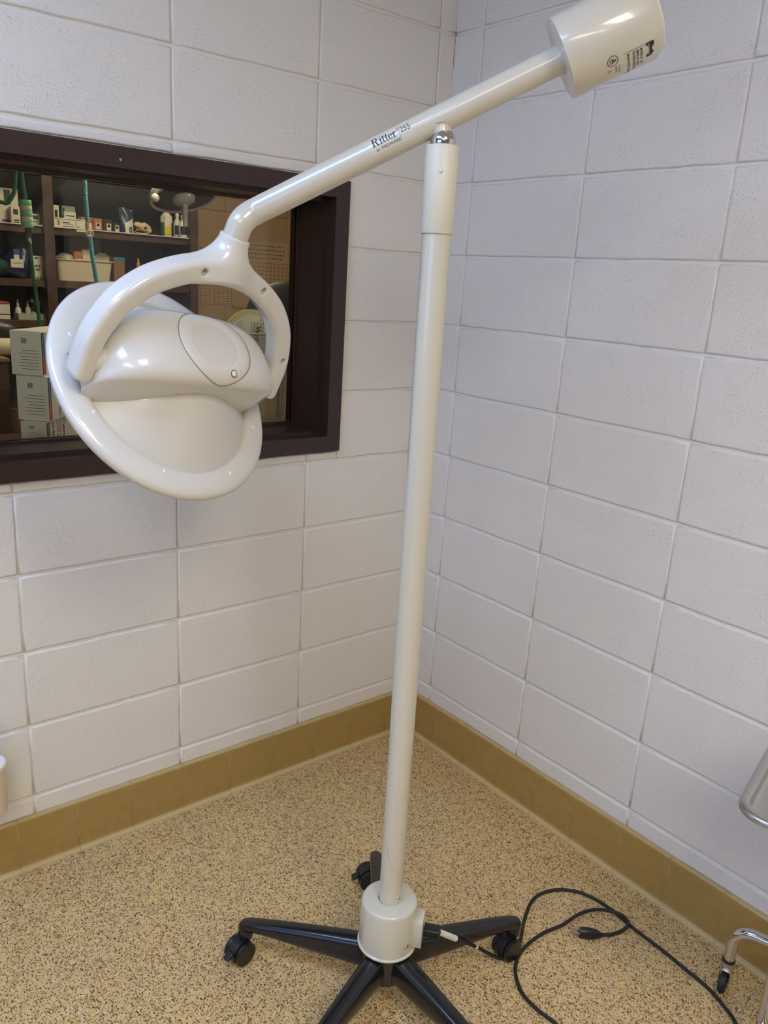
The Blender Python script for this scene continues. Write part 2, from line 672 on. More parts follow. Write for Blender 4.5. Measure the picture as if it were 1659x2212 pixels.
wl = structure(link('wall_left', wall_with_hole(REC, 0.20, XW, 0.2, 0, CEIL, (WIN[0] + .02, WIN[1] - .02, WIN[2] + .02, WIN[3] - .02)), M['mortar']))
wr = structure(link('wall_right', box_me(0.1 + REC / 2, YB / 2, CEIL / 2, 0.2 - REC, -YB, CEIL), M['mortar_right']))
structure(link('wall_back', box_me(XW / 2, YB - 0.05, CEIL / 2, -XW, 0.1, CEIL), M['paint_low_bounce']))


def wall_hole_x(x0, x1, y0, y1, z0, z1, h):
    bm = bmesh.new()
    for (a, b, c, d) in ((y0, h[0], z0, z1), (h[1], y1, z0, z1), (h[0], h[1], z0, h[2]), (h[0], h[1], h[3], z1)):
        bm_box(bm, (x0 + x1) / 2, (a + b) / 2, (c + d) / 2, x1 - x0, b - a, d - c)
    return from_bm(bm)


DW = (-2.75, -0.75, 1.1, 2.4)
structure(link('wall_far_left', wall_hole_x(XW - 0.1, XW, YB, REC, 0, CEIL, DW), M['paint_low_bounce']))
w2 = structure(link('window_2', wall_hole_x(XW - 0.09, XW - 0.01, DW[0], DW[1], DW[2], DW[3],
                                            (DW[0] + 0.05, DW[1] - 0.05, DW[2] + 0.05, DW[3] - 0.05)), M['frame']))
link('mullion', box_me(XW - 0.05, (DW[0] + DW[1]) / 2, (DW[2] + DW[3]) / 2, 0.05, 0.04, DW[3] - DW[2] - 0.1), M['frame'], w2)


def block_me(wd, ht, seed):
    """a painted block face: rounded arrises, slightly irregular outline"""
    rnd = random.Random(seed)
    rings = [(0.0, 0.0), (0.0010, 0.0034), (0.0026, 0.0050), (0.0050, REC)]
    hx, hz = wd / 2, ht / 2
    nx = max(2, int(wd / 0.05))
    nz = max(1, int(ht / 0.05))
    base = []
    for i in range(nx):
        base.append((-hx + wd * i / nx, -hz, 0, 1))
    for i in range(nz):
        base.append((hx, -hz + ht * i / nz, -1, 0))
    for i in range(nx):
        base.append((hx - wd * i / nx, hz, 0, -1))
    for i in range(nz):
        base.append((-hx, hz - ht * i / nz, 1, 0))
    n = len(base)
    jit = [rnd.uniform(-0.0012, 0.0012) for _ in range(n)]
    corner = {0: (1, 1), nx: (-1, 1), nx + nz: (-1, -1), 2 * nx + nz: (1, -1)}
    verts = []
    for ins, dep in rings:
        for k, (x, z, ax, az) in enumerate(base):
            if k in corner:
                cx, cz = corner[k]
                verts.append((x + cx * ins * 1.15, -dep, z + cz * ins * 1.15))
            else:
                j = jit[k] if ins < 0.005 else jit[k] * 0.4
                verts.append((x + ax * (ins + j), -dep, z + az * (ins + j)))
    faces = []
    for r in range(len(rings) - 1):
        for k in range(n):
            j = (k + 1) % n
            faces.append((r * n + k, r * n + j, (r + 1) * n + j, (r + 1) * n + k))
    faces.append(tuple((len(rings) - 1) * n + k for k in range(n)))
    bm = bmesh.new()
    vv = [bm.verts.new(v) for v in verts]
    for f in faces:
        bm.faces.new([vv[i] for i in f])
    for f in bm.faces:
        f.smooth = len(f.verts) <= 4
    bmesh.ops.recalc_face_normals(bm, faces=bm.faces)
    # open shell: make sure the front looks to -Y
    big = max(bm.faces, key=lambda f: f.calc_area())
    if big.normal.y > 0:
        bmesh.ops.reverse_faces(bm, faces=bm.faces)
    me = bpy.data.meshes.new('block')
    bm.to_mesh(me)
    bm.free()
    return me


_cache = {}


def put_block(a0, a1, z0, z1, place, m, parent, gap=0.0072, var=0, gapx=0.0020):
    wd, ht = a1 - a0 - gapx, z1 - z0 - gap
    if wd < 0.012 or ht < 0.010:
        return
    key = (round(wd, 3), round(ht, 3), var % 4, m.name)
    if key not in _cache:
        me = block_me(wd, ht, hash(key[:3]) & 0xffff)
        me.materials.append(m)
        _cache[key] = me
    o = bpy.data.objects.new('block', _cache[key])
    COL.objects.link(o)
    o.parent = parent
    place(o, (a0 + a1) / 2, (z0 + z1) / 2)
    return o


def rect_minus(r, h):
    """pieces of rectangle r left after taking away h"""
    x0, x1, z0, z1 = r
    a, b, c, d = h
    if x1 <= a or x0 >= b or z1 <= c or z0 >= d:
        return [r]
    out = []
    if x0 < a:
        out.append((x0, a, z0, z1))
    if x1 > b:
        out.append((b, x1, z0, z1))
    m0, m1 = max(x0, a), min(x1, b)
    if z0 < c:
        out.append((m0, m1, z0, c))
    if z1 > d:
        out.append((m0, m1, d, z1))
    return out


def pl_left(o, a, z):
    o.location = (a, REC, z)


def pl_right(o, a, z):
    o.location = (REC, a, z)
    o.rotation_euler = (0, 0, -PI / 2)


k = 0
for row in range(13):
    z0, z1 = row * CH, min((row + 1) * CH, CEIL)
    joints = [0.0038, -0.058] + [-0.4648 - BL * i for i in range(6)]
    for i in range(len(joints) - 1):
        if row == 0:
            z0b = 0.146
        else:
            z0b = z0
        for piece in rect_minus((joints[i + 1], joints[i], z0b, z1), WIN):
            put_block(*piece, pl_left, M['wall'], wl, var=k)
            k += 1
    joints = [0.0038, -0.1152] + [-0.1152 - BL * i for i in range(1, 6)]
    for i in range(len(joints) - 1):
        put_block(joints[i + 1], joints[i], 0.146 if row == 0 else z0, z1, pl_right, M['wall_right'], wr, var=k)
        k += 1

# cove base tiles ------------------------------------------------------------
COVE = [(0.006, 0.1510), (-0.0030, 0.1520), (-0.0085, 0.1505), (-0.0115, 0.1470), (-0.0120, 0.1420), (-0.0120, 0.0220),
        (-0.0124, 0.0170), (-0.0142, 0.0125), (-0.0175, 0.0100), (-0.0195, 0.0094), (-0.0215, 0.0080), (-0.0228, 0.0050), (-0.0232, 0.0),
        (0.006, 0.0)]
_tc = {}


def tile_me(length):
    key = round(length, 4)
    if key not in _tc:
        me = extrude_me(COVE, length - 0.0018, lambda p, t: (t + 0.0009, p[0], p[1]))
        me.materials.append(M['tile'])
        me.polygons.foreach_set('use_smooth', [True] * len(me.polygons))
        me.set_sharp_from_angle(angle=math.radians(50))
        _tc[key] = me
    return _tc[key]


def base_run(name, joints, right):
    inner = [(p[0] + 0.0012 if p[0] < 0 else p[0], max(0, p[1] - 0.0012)) for p in COVE]
    L = joints[0] - joints[-1]
    if right:
        me = extrude_me(inner, L, lambda p, t: (p[0], joints[-1] + t, p[1]))
    else:
        me = extrude_me(inner, L, lambda p, t: (joints[-1] + t, p[0], p[1]))
    b = structure(link(name, me, M['grout']))
    for a, c in zip(joints, joints[1:]):
        o = bpy.data.objects.new('tile', tile_me(a - c))
        COL.objects.link(o)
        o.parent = b
        if right:
            o.location = (0, a, 0)
            o.rotation_euler = (0, 0, -PI / 2)
        else:
            o.location = (c, 0, 0)
    return b


base_run('baseboard_left', [-0.002] + [-0.1069 - 0.1524 * i for i in range(14)], False)
base_run('baseboard_right', [-0.012] + [-0.1583 - 0.1524 * i for i in range(14)], True)

# window frame ---------------------------------------------------------------
w1 = structure(link('window_1', wall_with_hole(0.185, 0.205, WIN[0], WIN[1], WIN[2], WIN[3],
                                               (WIN[0] + 0.055, WIN[1] - 0.055, WIN[2] + 0.055, WIN[3] - 0.055)),
                    M['frame']))


def mitred(profile, rect):
    x0, x1, z0, z1 = rect
    verts, faces = [], []
    n = len(profile)
    for ins, y in profile:
        verts += [(x0 + ins, y, z0 + ins), (x1 - ins, y, z0 + ins), (x1 - ins, y, z1 - ins), (x0 + ins, y, z1 - ins)]
    for i in range(n):
        j = (i + 1) % n
        for c in range(4):
            d = (c + 1) % 4
            faces.append((i * 4 + c, i * 4 + d, j * 4 + d, j * 4 + c))
    bm = bmesh.new()
    vv = [bm.verts.new(v) for v in verts]
    for f in faces:
        bm.faces.new([vv[i] for i in f])
    es = [e for e in bm.edges if e.calc_face_angle(0) > 0.5 and
          abs((e.verts[0].co - e.verts[1].co).length) > 0.5]
    bmesh.ops.bevel(bm, geom=es, offset=0.0012, segments=1, affect='EDGES')
    return from_bm(bm)


link('frame', mitred([(0.0, 0.006), (0.0, -0.012), (0.046, -0.012), (0.046, 0.030), (0.054, 0.030), (0.054, 0.036),
                      (0.056, 0.036), (0.056, 0.184), (0.020, 0.184)], WIN), M['frame'], w1)
link('glazing_bead', mitred([(0.054, 0.152), (0.062, 0.152), (0.062, 0.162), (0.054, 0.162)], WIN), M['frame'], w1)
link('glazing_bead', mitred([(0.054, 0.172), (0.062, 0.172), (0.062, 0.184), (0.054, 0.184)], WIN), M['frame'], w1)
link('glass_pane', box_me((WIN[0] + WIN[1]) / 2, 0.167, (WIN[2] + WIN[3]) / 2, WIN[1] - WIN[0] - 0.112, 0.005,
                          WIN[3] - WIN[2] - 0.112), M['glass'], w1)
sc = at_y(260, 345, -0.012)
link('screw', lathe_me([(0.003, 0), (0.003, 0.0012), (0.0, 0.0018)], 12, sc, (0, -1, 0)), M['steel'], w1, 60)

# ceiling lights (behind and above the camera) -------------------------------
for i, (lx, ly, lcol, lpow) in enumerate(TROFFERS):
    side = 'with bluish tubes near the window wall' if i == 0 else ['', 'beside the far left wall, front row', 'back row on the right',
                                               'back row on the left'][i]
    t = thing('ceiling_light', 'recessed ceiling light with a white diffuser, ' + side, 'light', (lx, ly, CEIL), 0,
              'recessed ceiling lights')
    fr_ = wall_with_hole(-0.61, 0.61, -0.305, 0.305, -0.01, 0.0, (0, 0, 0, 0))
    bpy.data.meshes.remove(fr_)
    bm = bmesh.new()
    for (cx, cy, sx, sy) in ((-0.295, 0, 0.03, 1.24), (0.295, 0, 0.03, 1.24), (0, 0.605, 0.56, 0.03), (0, -0.605, 0.56, 0.03)):
        bm_box(bm, cx, cy, -0.012, sx, sy, 0.024)
    child('frame', from_bm(bm), M['white_plastic_far'], t)
    child('diffuser', box_me(0, 0, -0.008, 0.56, 1.18, 0.01), M['diffuser'] if lcol == WARM else M['diffuser_cool'], t)

# ================================================================== EXAM LAMP
PX, PY = -0.777, -0.850
lamp = thing('exam_lamp', 'white examination lamp with dish head, tall pole and black wheeled base',
             'lamp', (PX, PY, 0))
lean_dir = Vector((CR[0][0], CR[1][0], 0)).normalized()


def axis_pt(z):
    """pole axis, leaning very slightly to the left towards its top"""
    s = (z - 0.25) / 1.5
    return Vector((PX, PY, z)) - lean_dir * (0.0045 * s) + lean_dir * 0.001


PA, PB = axis_pt(0.20), axis_pt(1.66)
pole_dir = (PB - PA).normalized()
link('pole', lathe_me([(0.0, 0.0), (0.025, 0.0), (0.025, (PB - PA).length)], 48, PA, pole_dir), M['enamel'], lamp, 40)
ZS0, ZS1 = 1.625, 1.764
S0, S1 = axis_pt(ZS0), axis_pt(ZS1)
link('sleeve', lathe_me([(0.0250, 0.001), (0.0272, 0.0), (0.0280, 0.0012), (0.0280, ZS1 - ZS0 - 0.001), (0.0272, ZS1 - ZS0),
                         (0.0245, ZS1 - ZS0), (0.0240, ZS1 - ZS0 - 0.004)], 48, S0, pole_dir), M['sleeve'], lamp, 40)
# dimple on the sleeve
dp = axis_pt(1.722)
toc = (CAM_LOC - dp)
toc.z = 0
toc.normalize()
link('dimple', lathe_me([(0.0042, -0.001), (0.0036, 0.0010), (0.002, 0.0018), (0.0, 0.0021)], 16,
                        dp + toc * 0.0276, toc), M['sleeve'], lamp, 180)

# arm -----------------------------------------------------------------------
A0 = at_d(950, 258, 1.338)
ADIR = (A0 - at_d(600, 433, 1.405)).normalized()
RT = 0.0226
ball_c = axis_pt(1.764) + pole_dir * 0.006
link('ball_joint', lathe_me([(0.0215 * math.sin(PI * i / 16), -0.0215 * math.cos(PI * i / 16)) for i in range(0, 17)],
                            32, ball_c, pole_dir), M['chrome'], lamp, 180)
nk = (A0 - ball_c).normalized()
link('neck', lathe_me([(0.0175, 0.010), (0.0170, 0.016), (0.0185, 0.024), (0.0215, (A0 - ball_c).length - 0.012)], 32,
                      ball_c, nk), M['enamel'], lamp, 60)

# lamp head frame (camera-fitted plane), scaled to its real distance
HK = 1.55 / 1.52


def sc_(v):
    return CAM_LOC + (Vector(v) - CAM_LOC) * HK


HC = sc_((-1.1161, -0.4943, 1.3259))
HN = Vector((0.2648, -0.7628, 0.5821)).normalized()
HA = Vector((0.9635, 0.2274, -0.1402)).normalized()
HB = HN.cross(HA).normalized()
HM = HC + HN * 0.0673
YW = Vector((0.2099, -0.3194, 0.9241)).normalized()
YM = HA.cross(YW).normalized()
COLR = sc_((-1.045, -0.6262, 1.6005))


def hl(u, v, h):
    return HC + HA * u + HB * v + HN * h


# main tube: from the counterweight along the arm, then bent down into the collar
t_w = (at_d(1210, 134, 1.0) - CAM_LOC)
WL = A0 + ADIR * 0.212
for _ in range(1):
    # find the point of the arm line that projects nearest the weight's face
    best = None
    for i in range(400):
        s = 0.10 + i * 0.0005
        P = A0 + ADIR * s
        q = CR.transposed() @ (P - CAM_LOC)
        u = 829.5 + FPX * q.x / -q.z
        if best is None or abs(u - 1211) < best[0]:
            best = (abs(u - 1211), s)
    SW = best[1]
WL = A0 + ADIR * SW
bend_in = None
for i in range(600):
    s = -0.15 - i * 0.0005
    P = A0 + ADIR * s
    q = CR.transposed() @ (P - CAM_LOC)
    if 829.5 + FPX * q.x / -q.z < 560:
        bend_in = s
        break
E0 = A0 + ADIR * bend_in
cend = COLR - YW * 0.035
c1 = COLR + YW * 0.012
path = [WL + ADIR * 0.01, A0 + ADIR * 0.05, A0 + ADIR * (bend_in * 0.5), E0 + ADIR * 0.03, E0]
# cubic bezier bend
b0, b3 = E0, c1
b1, b2 = E0 - ADIR * 0.022, c1 + YW * 0.022
bez = []
for i in range(1, 17):
    t = i / 16
    bez.append(b0 * (1 - t) ** 3 + b1 * 3 * t * (1 - t) ** 2 + b2 * 3 * t * t * (1 - t) + b3 * t ** 3)
arm = link('arm', sweep_me(path + bez + [cend], RT, 48), M['enamel'], lamp, 60)

# counterweight
CWR, CWL = 0.0630, 0.148
cw = link('counterweight', lathe_me([(0.0, 0.0), (CWR - 0.003, 0.0), (CWR - 0.0008, 0.0008), (CWR, 0.003),
                                     (CWR, CWL - 0.012), (CWR - 0.0015, CWL - 0.010), (CWR - 0.0065, CWL - 0.002)], 72, WL, ADIR),
          M['enamel'], lamp, 40)
link('end_cap', lathe_me([(CWR - 0.0065, CWL - 0.004), (CWR - 0.008, CWL + 0.000), (CWR - 0.013, CWL + 0.004), (0.0, CWL + 0.006)],
                         72, WL, ADIR), M['plastic_cap'], cw, 40)
wa, wb, _ = frame_of(ADIR)


def cyl_map(org, R_, ang0, s0, sx=1.0, rotq=0.0):
    """map flat (x,y) on the cylinder round the arm; x runs along the axis, y round it"""
    ca, sa = math.cos(rotq), math.sin(rotq)

    def f(x, y):
        xx, yy = x * ca - y * sa, x * sa + y * ca
        a = ang0 + yy / R_
        return org + ADIR * (s0 + xx) + (wa * math.cos(a) + wb * math.sin(a)) * R_
    return f


def cyl_angle(org, R_, u, v):
    """(s, angle) of the point of the cylinder seen at a pixel"""
    d = ray(u, v).normalized()
    o = CAM_LOC - org
    dd = d - ADIR * d.dot(ADIR)
    oo = o - ADIR * o.dot(ADIR)
    A, B, Cq = dd.dot(dd), 2 * dd.dot(oo), oo.dot(oo) - R_ * R_
    disc = max(0, B * B - 4 * A * Cq)
    t = (-B - math.sqrt(disc)) / (2 * A)
    P = o + d * t
    s = P.dot(ADIR)
    q = P - ADIR * s
    return s, math.atan2(q.dot(wb), q.dot(wa))


def patch_me(mapf, x0, x1, y0, y1, n=10):
    verts, faces = [], []
    for i in range(2):
        for j in range(n + 1):
            verts.append(mapf(x0 + (x1 - x0) * i, y0 + (y1 - y0) * j / n))
    for j in range(n):
        faces.append((j, j + 1, n + 1 + j + 1, n + 1 + j))
    return pydata(verts, faces)


# --- maker's lettering on the arm tube
s_a, a_a = cyl_angle(A0, RT, 806, 320)
s_b, a_b = cyl_angle(A0, RT, 880, 286)
# which way does the angle turn going down the picture
s_c, a_c = cyl_angle(A0, RT, 855, 325)
s_d, a_d = cyl_angle(A0, RT, 845, 292)
sgn = 1.0 if a_d > a_c else -1.0


def arm_map(x, y, R_=RT + 0.0003, a0=None, s0=None):
    a = (a_a if a0 is None else a0) + sgn * y / RT
    s = (s_a if s0 is None else s0) + x
    return A0 + ADIR * s + (wa * math.cos(a) + wb * math.sin(a)) * R_


link('decal', patch_me(lambda x, y: arm_map(x, y, RT + 0.00015), -0.006, 0.070, -0.0125, 0.0185), M['decal'], arm)


def strokes(polys, cuts=0):
    """polys: list of outlines (x, y) -> flat mesh pieces in units"""
    bm = bmesh.new()
    for P in polys:
        vs = [bm.verts.new((x, y, 0)) for x, y in P]
        bm.faces.new(vs)
    bmesh.ops.triangulate(bm, faces=bm.faces)
    if cuts:
        bmesh.ops.subdivide_edges(bm, edges=[e for e in bm.edges if (e.verts[0].co - e.verts[1].co).length > 0.15], cuts=cuts)
        bmesh.ops.triangulate(bm, faces=bm.faces)
    me = bpy.data.meshes.new('m')
    bm.to_mesh(me)
    bm.free()
    return me


def rect(x0, y0, x1, y1):
    return [(x0, y0), (x1, y0), (x1, y1), (x0, y1)]


def arc_stroke(cx, cy, rx, ry, t0, t1, w0, w1, n=14):
    """crescent stroke: width varies w0 (ends) .. w1 (middle), as quads"""
    out = []
    prev = None
    for i in range(n + 1):
        f = i / n
        t = t0 + (t1 - t0) * f
        wd = w0 + (w1 - w0) * abs(math.cos(t))
        o = (cx + (rx + wd / 2) * math.cos(t), cy + (ry + wd / 2 * 0.6) * math.sin(t))
        q = (cx + (rx - wd / 2) * math.cos(t), cy + (ry - wd / 2 * 0.6) * math.sin(t))
        if prev:
            out.append([prev[0], o, q, prev[1]])
        prev = (o, q)
    return out


def serif_word():
    """the word Ritter in a serif face; returns polys, cap height = 1"""
    P = []
    x = 0.0
    T = 0.055
    # R
    P += [rect(x + .10, 0, x + .25, 1.0), rect(x, 0, x + .36, T), rect(x, 1 - T, x + .45, 1)]
    P += arc_stroke(x + .42, .755, .17, .215, -PI / 2, PI / 2, .05, .15)
    P += [rect(x + .25, .50, x + .43, .50 + T), rect(x + .25, 1 - T, x + .43, 1)]
    P += [[(x + .34, .52), (x + .50, .52), (x + .72, .05), (x + .84, .05), (x + .84, 0), (x + .58, 0)]]
    x += .86

    def stem(x, h):
        return [rect(x + .07, 0, x + .20, h), rect(x, 0, x + .27, T), [(x, h - .07), (x + .07, h - .06), (x + .20, h), (x + .20, h - .12), (x, h - .02 - .07)]]
    # i
    P += stem(x, .68)
    P += arc_stroke(x + .135, .87, .04, .04, 0, 2 * PI, .08, .08)
    x += .31
    for _ in range(2):
        P += [rect(x + .07, .10, x + .20, .82), rect(x - .01, .62, x + .33, .68),
              [(x + .07, .82), (x + .20, .92), (x + .20, .82)]]
        P += arc_stroke(x + .235, .12, .10, .09, PI, 1.85 * PI, .04, .12, 8)
        x += .35
    # e
    P += arc_stroke(x + .22, .34, .17, .31, .02, 1.86 * PI, .05, .14, 20)
    P += [rect(x + .08, .36, x + .43, .42)]
    x += .47
    # r
    P += stem(x, .68)
    P += arc_stroke(x + .34, .50, .10, .13, .55 * PI, 1.02 * PI, .05, .08, 6)
    P += arc_stroke(x + .35, .59, .035, .035, 0, 2 * PI, .07, .07, 8)
    x += .44
    return P, x


polys, adv = serif_word()
me = strokes(polys, 5)
cap = 0.0148
for v in me.vertices:
    v.co = arm_map(v.co.x * cap * 1.08, v.co.y * cap)
link('lettering', me, M['ink'], arm)
link('lettering', text_me('by', 0.0066, lambda x, y: arm_map(x + 0.004, y - 0.0082)), M['ink'], arm)
link('lettering', text_me('MIDMARK', 0.0066, lambda x, y: arm_map(x * 1.22 + 0.0135, y - 0.0082)), M['ink'], arm)
link('lettering', text_me('\u00ae', 0.0045, lambda x, y: arm_map(x + 0.0455, y + 0.0100)), M['ink'], arm)
link('divider_line', patch_me(lambda x, y: arm_map(x, y), 0.0490, 0.0496, -0.004, 0.0160), M['ink_red'], arm)
link('lettering', text_me('255', 0.0150, lambda x, y: arm_map(x * 0.80 + 0.0515, y + 0.0022), sub=4), M['ink'], arm)

# --- stickers on the counterweight
RS = CWR + 0.0003


def cw_map_px(u, v, R_=RS):
    s, a = cyl_angle(A0, R_, u, v)
    return s, a


def cw_f(s0, a0, R_=RS):
    # x: round the cylinder (downwards in the picture), y: along the arm axis
    def f(x, y):
        a = a0 - sgn * x / CWR
        return A0 + ADIR * (s0 + y) + (wa * math.cos(a) + wb * math.sin(a)) * R_
    return f


s1, a1 = cyl_angle(A0, CWR, 1303, 124)
s2, a2 = cyl_angle(A0, CWR, 1337, 115)
f1 = cw_f(s1, a1)
f1b = cw_f(s1, a1, RS + 0.0003)
link('sticker', patch_me(cw_f(s1, a1, CWR + 0.00025), 0.0, 0.046, 0, s2 - s1), M['decal'], cw)
cyc = (s2 - s1) / 2 + 0.001
ring = []
for i in range(24):
    t = 2 * PI * i / 24
    ring.append((0.013 + 0.0088 * math.cos(t), cyc + 0.0088 * math.sin(t)))
me = strokes([[ring[i], ring[(i + 1) % 24],
               (0.013 + (ring[(i + 1) % 24][0] - 0.013) * 0.9, cyc + (ring[(i + 1) % 24][1] - cyc) * 0.9),
               (0.013 + (ring[i][0] - 0.013) * 0.9, cyc + (ring[i][1] - cyc) * 0.9)] for i in range(24)] +
             [[(0.0085, cyc - .002), (0.013, cyc + 0.0062), (0.0175, cyc - .002), (0.0160, cyc - .002), (0.013, cyc + .0035), (0.010, cyc - 0.002)],
              rect(0.0085, cyc - 0.0045, 0.0175, cyc - 0.0035), rect(0.012, cyc - 0.002, 0.014, cyc + .001)])
for v in me.vertices:
    v.co = f1b(v.co.x, v.co.y)
link('sticker_print', me, M['ink'], cw)
me = strokes([[(0.026, cyc - 0.009), (0.033, cyc - 0.009), (0.0295, cyc - 0.002)]])
for v in me.vertices:
    v.co = f1b(v.co.x, v.co.y)
link('sticker_print', me, M['ink_yellow'], cw)
link('sticker_print', text_me('CAUTION', 0.0035, lambda x, y: f1b(x + 0.0245, y + cyc + 0.008)), M['ink'], cw)
link('sticker_print', text_me('SERIES B', 0.0035, lambda x, y: f1b(x + 0.0245, y + cyc + 0.003)), M['ink'], cw)
s3, a3 = cyl_angle(A0, CWR, 1347, 117)
s4, a4 = cyl_angle(A0, CWR, 1392, 97)
f3 = cw_f(s3, a3, RS + 0.0003)
LW = s4 - s3
link('sticker', patch_me(cw_f(s3, a3, CWR + 0.00025), 0.0, 0.050, 0, LW + 0.016), M['decal'], cw)
me = strokes([rect(0, 0, 0.0006, LW), rect(0, 0, 0.045, 0.0006), rect(0.0, LW - 0.0006, 0.045, LW)])
for v in me.vertices:
    v.co = f3(v.co.x, v.co.y)
link('sticker_print', me, M['ink_red'], cw)
for i, (tx, yy) in enumerate((('MODEL #:   255', LW - 0.007), ('SERIAL #:  V0190', LW - 0.013), ('RATING: ELECTRIC', LW - 0.019), ('BUILD DATE:  09/2019', 0.005))):
    link('sticker_print', text_me(tx, 0.0052, lambda x, y, yy=yy: f3(x * 0.92 + 0.003, y + yy), bold=0.0001), M['ink'], cw)
me = strokes([[(0.0, LW + 0.002), (0.026, LW + 0.002), (0.026, LW + 0.009), (0.020, LW + 0.0135), (0.012, LW + 0.0105), (0.006, LW + 0.0145), (0.0, LW + 0.0145)]])
for v in me.vertices:
    v.co = f3(v.co.x, v.co.y)
link('sticker_print', me, M['ink'], cw)
link('sticker_print', text_me('MIDMARK', 0.0048, lambda x, y: cw_f(s3, a3, RS + 0.0006)(x * 0.95 + 0.002, y + LW + 0.004)), M['decal'], cw)


# --- surface nets: smooth blended solids --------------------------------------
def surface_nets(F, org, step):
    nx, ny, nz = F.shape
    S = F < 0
    corners = [(0, 0, 0), (1, 0, 0), (0, 1, 0), (1, 1, 0), (0, 0, 1), (1, 0, 1), (0, 1, 1), (1, 1, 1)]
    cnt = sum(S[a:nx - 1 + a, b:ny - 1 + b, c:nz - 1 + c].astype(int) for a, b, c in corners)
    act = (cnt > 0) & (cnt < 8)
    idx = -np.ones(act.shape, int)
    ii = np.argwhere(act)
    idx[act] = np.arange(len(ii))
    acc = np.zeros((len(ii), 3))
    num = np.zeros(len(ii))
    edges = [(a, b) for a in range(8) for b in range(a + 1, 8)
             if sum(abs(corners[a][k] - corners[b][k]) for k in range(3)) == 1]
    for a, b in edges:
        ca, cb = np.array(corners[a]), np.array(corners[b])
        fa = F[tuple((ii + ca).T)]
        fb = F[tuple((ii + cb).T)]
        m = (fa < 0) != (fb < 0)
        t = np.where(m, fa / np.where(m, fa - fb, 1), 0)
        acc += m[:, None] * (ca + t[:, None] * (cb - ca))
        num += m
    V = (ii + acc / num[:, None]) * step + np.array(org)
    faces = []
    for ax in range(3):
        o1, o2 = [(1, 2), (2, 0), (0, 1)][ax]
        sl = [slice(None)] * 3
        sl2 = [slice(None)] * 3
        sl[ax] = slice(0, -1)
        sl2[ax] = slice(1, None)
        cr = S[tuple(sl)] != S[tuple(sl2)]
        for g in np.argwhere(cr):
            if g[o1] == 0 or g[o2] == 0 or g[o1] >= F.shape[o1] - 1 or g[o2] >= F.shape[o2] - 1:
                continue
            q = []
            for d1, d2 in ((0, 0), (-1, 0), (-1, -1), (0, -1)):
                h = g.copy()
                h[o1] += d1
                h[o2] += d2
                q.append(idx[tuple(h)])
            if min(q) < 0:
                continue
            if not S[tuple(g)]:
                q = q[::-1]
            faces.append(tuple(int(v) for v in q))
    return V, faces


def smin(a, b, k):
    h = np.clip(0.5 + 0.5 * (b - a) / k, 0, 1)
    return b * (1 - h) + a * h - k * h * (1 - h)


def yoke_mesh():
    step = 0.0026
    lo = np.array([-0.262, -0.062, -0.045])
    hi = np.array([0.262, 0.296, 0.045])
    n = ((hi - lo) / step).astype(int)
    X, Y, Z = np.meshgrid(*[lo[i] + step * np.arange(n[i]) for i in range(3)], indexing='ij')
    # centre line of the bow, from pivot to pivot
    pts = np.array([(-0.2115, -0.022), (-0.2115, 0.005), (-0.210, 0.035), (-0.2005, 0.068), (-0.180, 0.108), (-0.144, 0.145), (-0.101, 0.1705), (-0.052, 0.189),
                    (0.0, 0.196), (0.052, 0.189), (0.101, 0.1705), (0.144, 0.145), (0.180, 0.108), (0.2005, 0.068), (0.210, 0.035), (0.2115, 0.005),
                    (0.2115, -0.022)]) * HK
    pts = np.array([tuple(p)[:2] for p in smooth_path([(a, b, 0) for a, b in pts], 5)])
    D = np.full(X.shape, 9.0)
    for (a, b) in zip(pts, pts[1:]):
        ab = b - a
        t = np.clip(((X - a[0]) * ab[0] + (Y - a[1]) * ab[1]) / (ab @ ab), 0, 1)
        D = np.minimum(D, np.hypot(X - a[0] - t * ab[0], Y - a[1] - t * ab[1]))
    # rounded-rectangle section: half sizes vary a little along the bow
    hr = 0.0185 + 0.003 * np.clip(Y / 0.2, 0, 1)
    hz = 0.0235
    rr = 0.0125
    dx = D - (hr - rr)
    dz = np.abs(Z) - (hz - rr)
    bow = np.hypot(np.maximum(dx, 0), np.maximum(dz, 0)) + np.minimum(np.maximum(dx, dz), 0) - rr
    # flat lower ends
    bow = np.maximum(bow, -(Y + 0.034) * 0.9 - 0.0)
    # collar: cone round the w axis
    cy = 0.2555 * HK
    rad = np.hypot(X, Z)
    rc = 0.0262 + 0.0075 * np.clip((cy - 0.03 - Y) / 0.06, 0, 1) ** 1.3
    col = np.maximum(rad - rc, np.maximum(Y - cy, 0.197 - Y))
    lip = np.hypot(np.maximum(rad - 0.0262, 0) + 0 * Y, Y - (cy - 0.002)) - 0.0018
    F = smin(bow, col, 0.048)
    F = smin(F, np.maximum(rad - 0.0262, np.abs(Y - (cy - 0.002)) - 0.002) - 0.0008, 0.002)
    # inside edge: hollowed channel facing the lamp
    # counter-bored screw holes on the near face
    for (hx, hy) in ((-0.055, 0.189), (0.088, 0.181), (0.205, 0.052)):
        hx *= HK
        hy *= HK
        F = np.maximum(F, -np.maximum(np.hypot(X - hx, Y - hy) - 0.0062, 0.0135 - Z if hx > -1 else Z))
    V, faces = surface_nets(F, lo, step)
    return V, faces


V, faces = yoke_mesh()
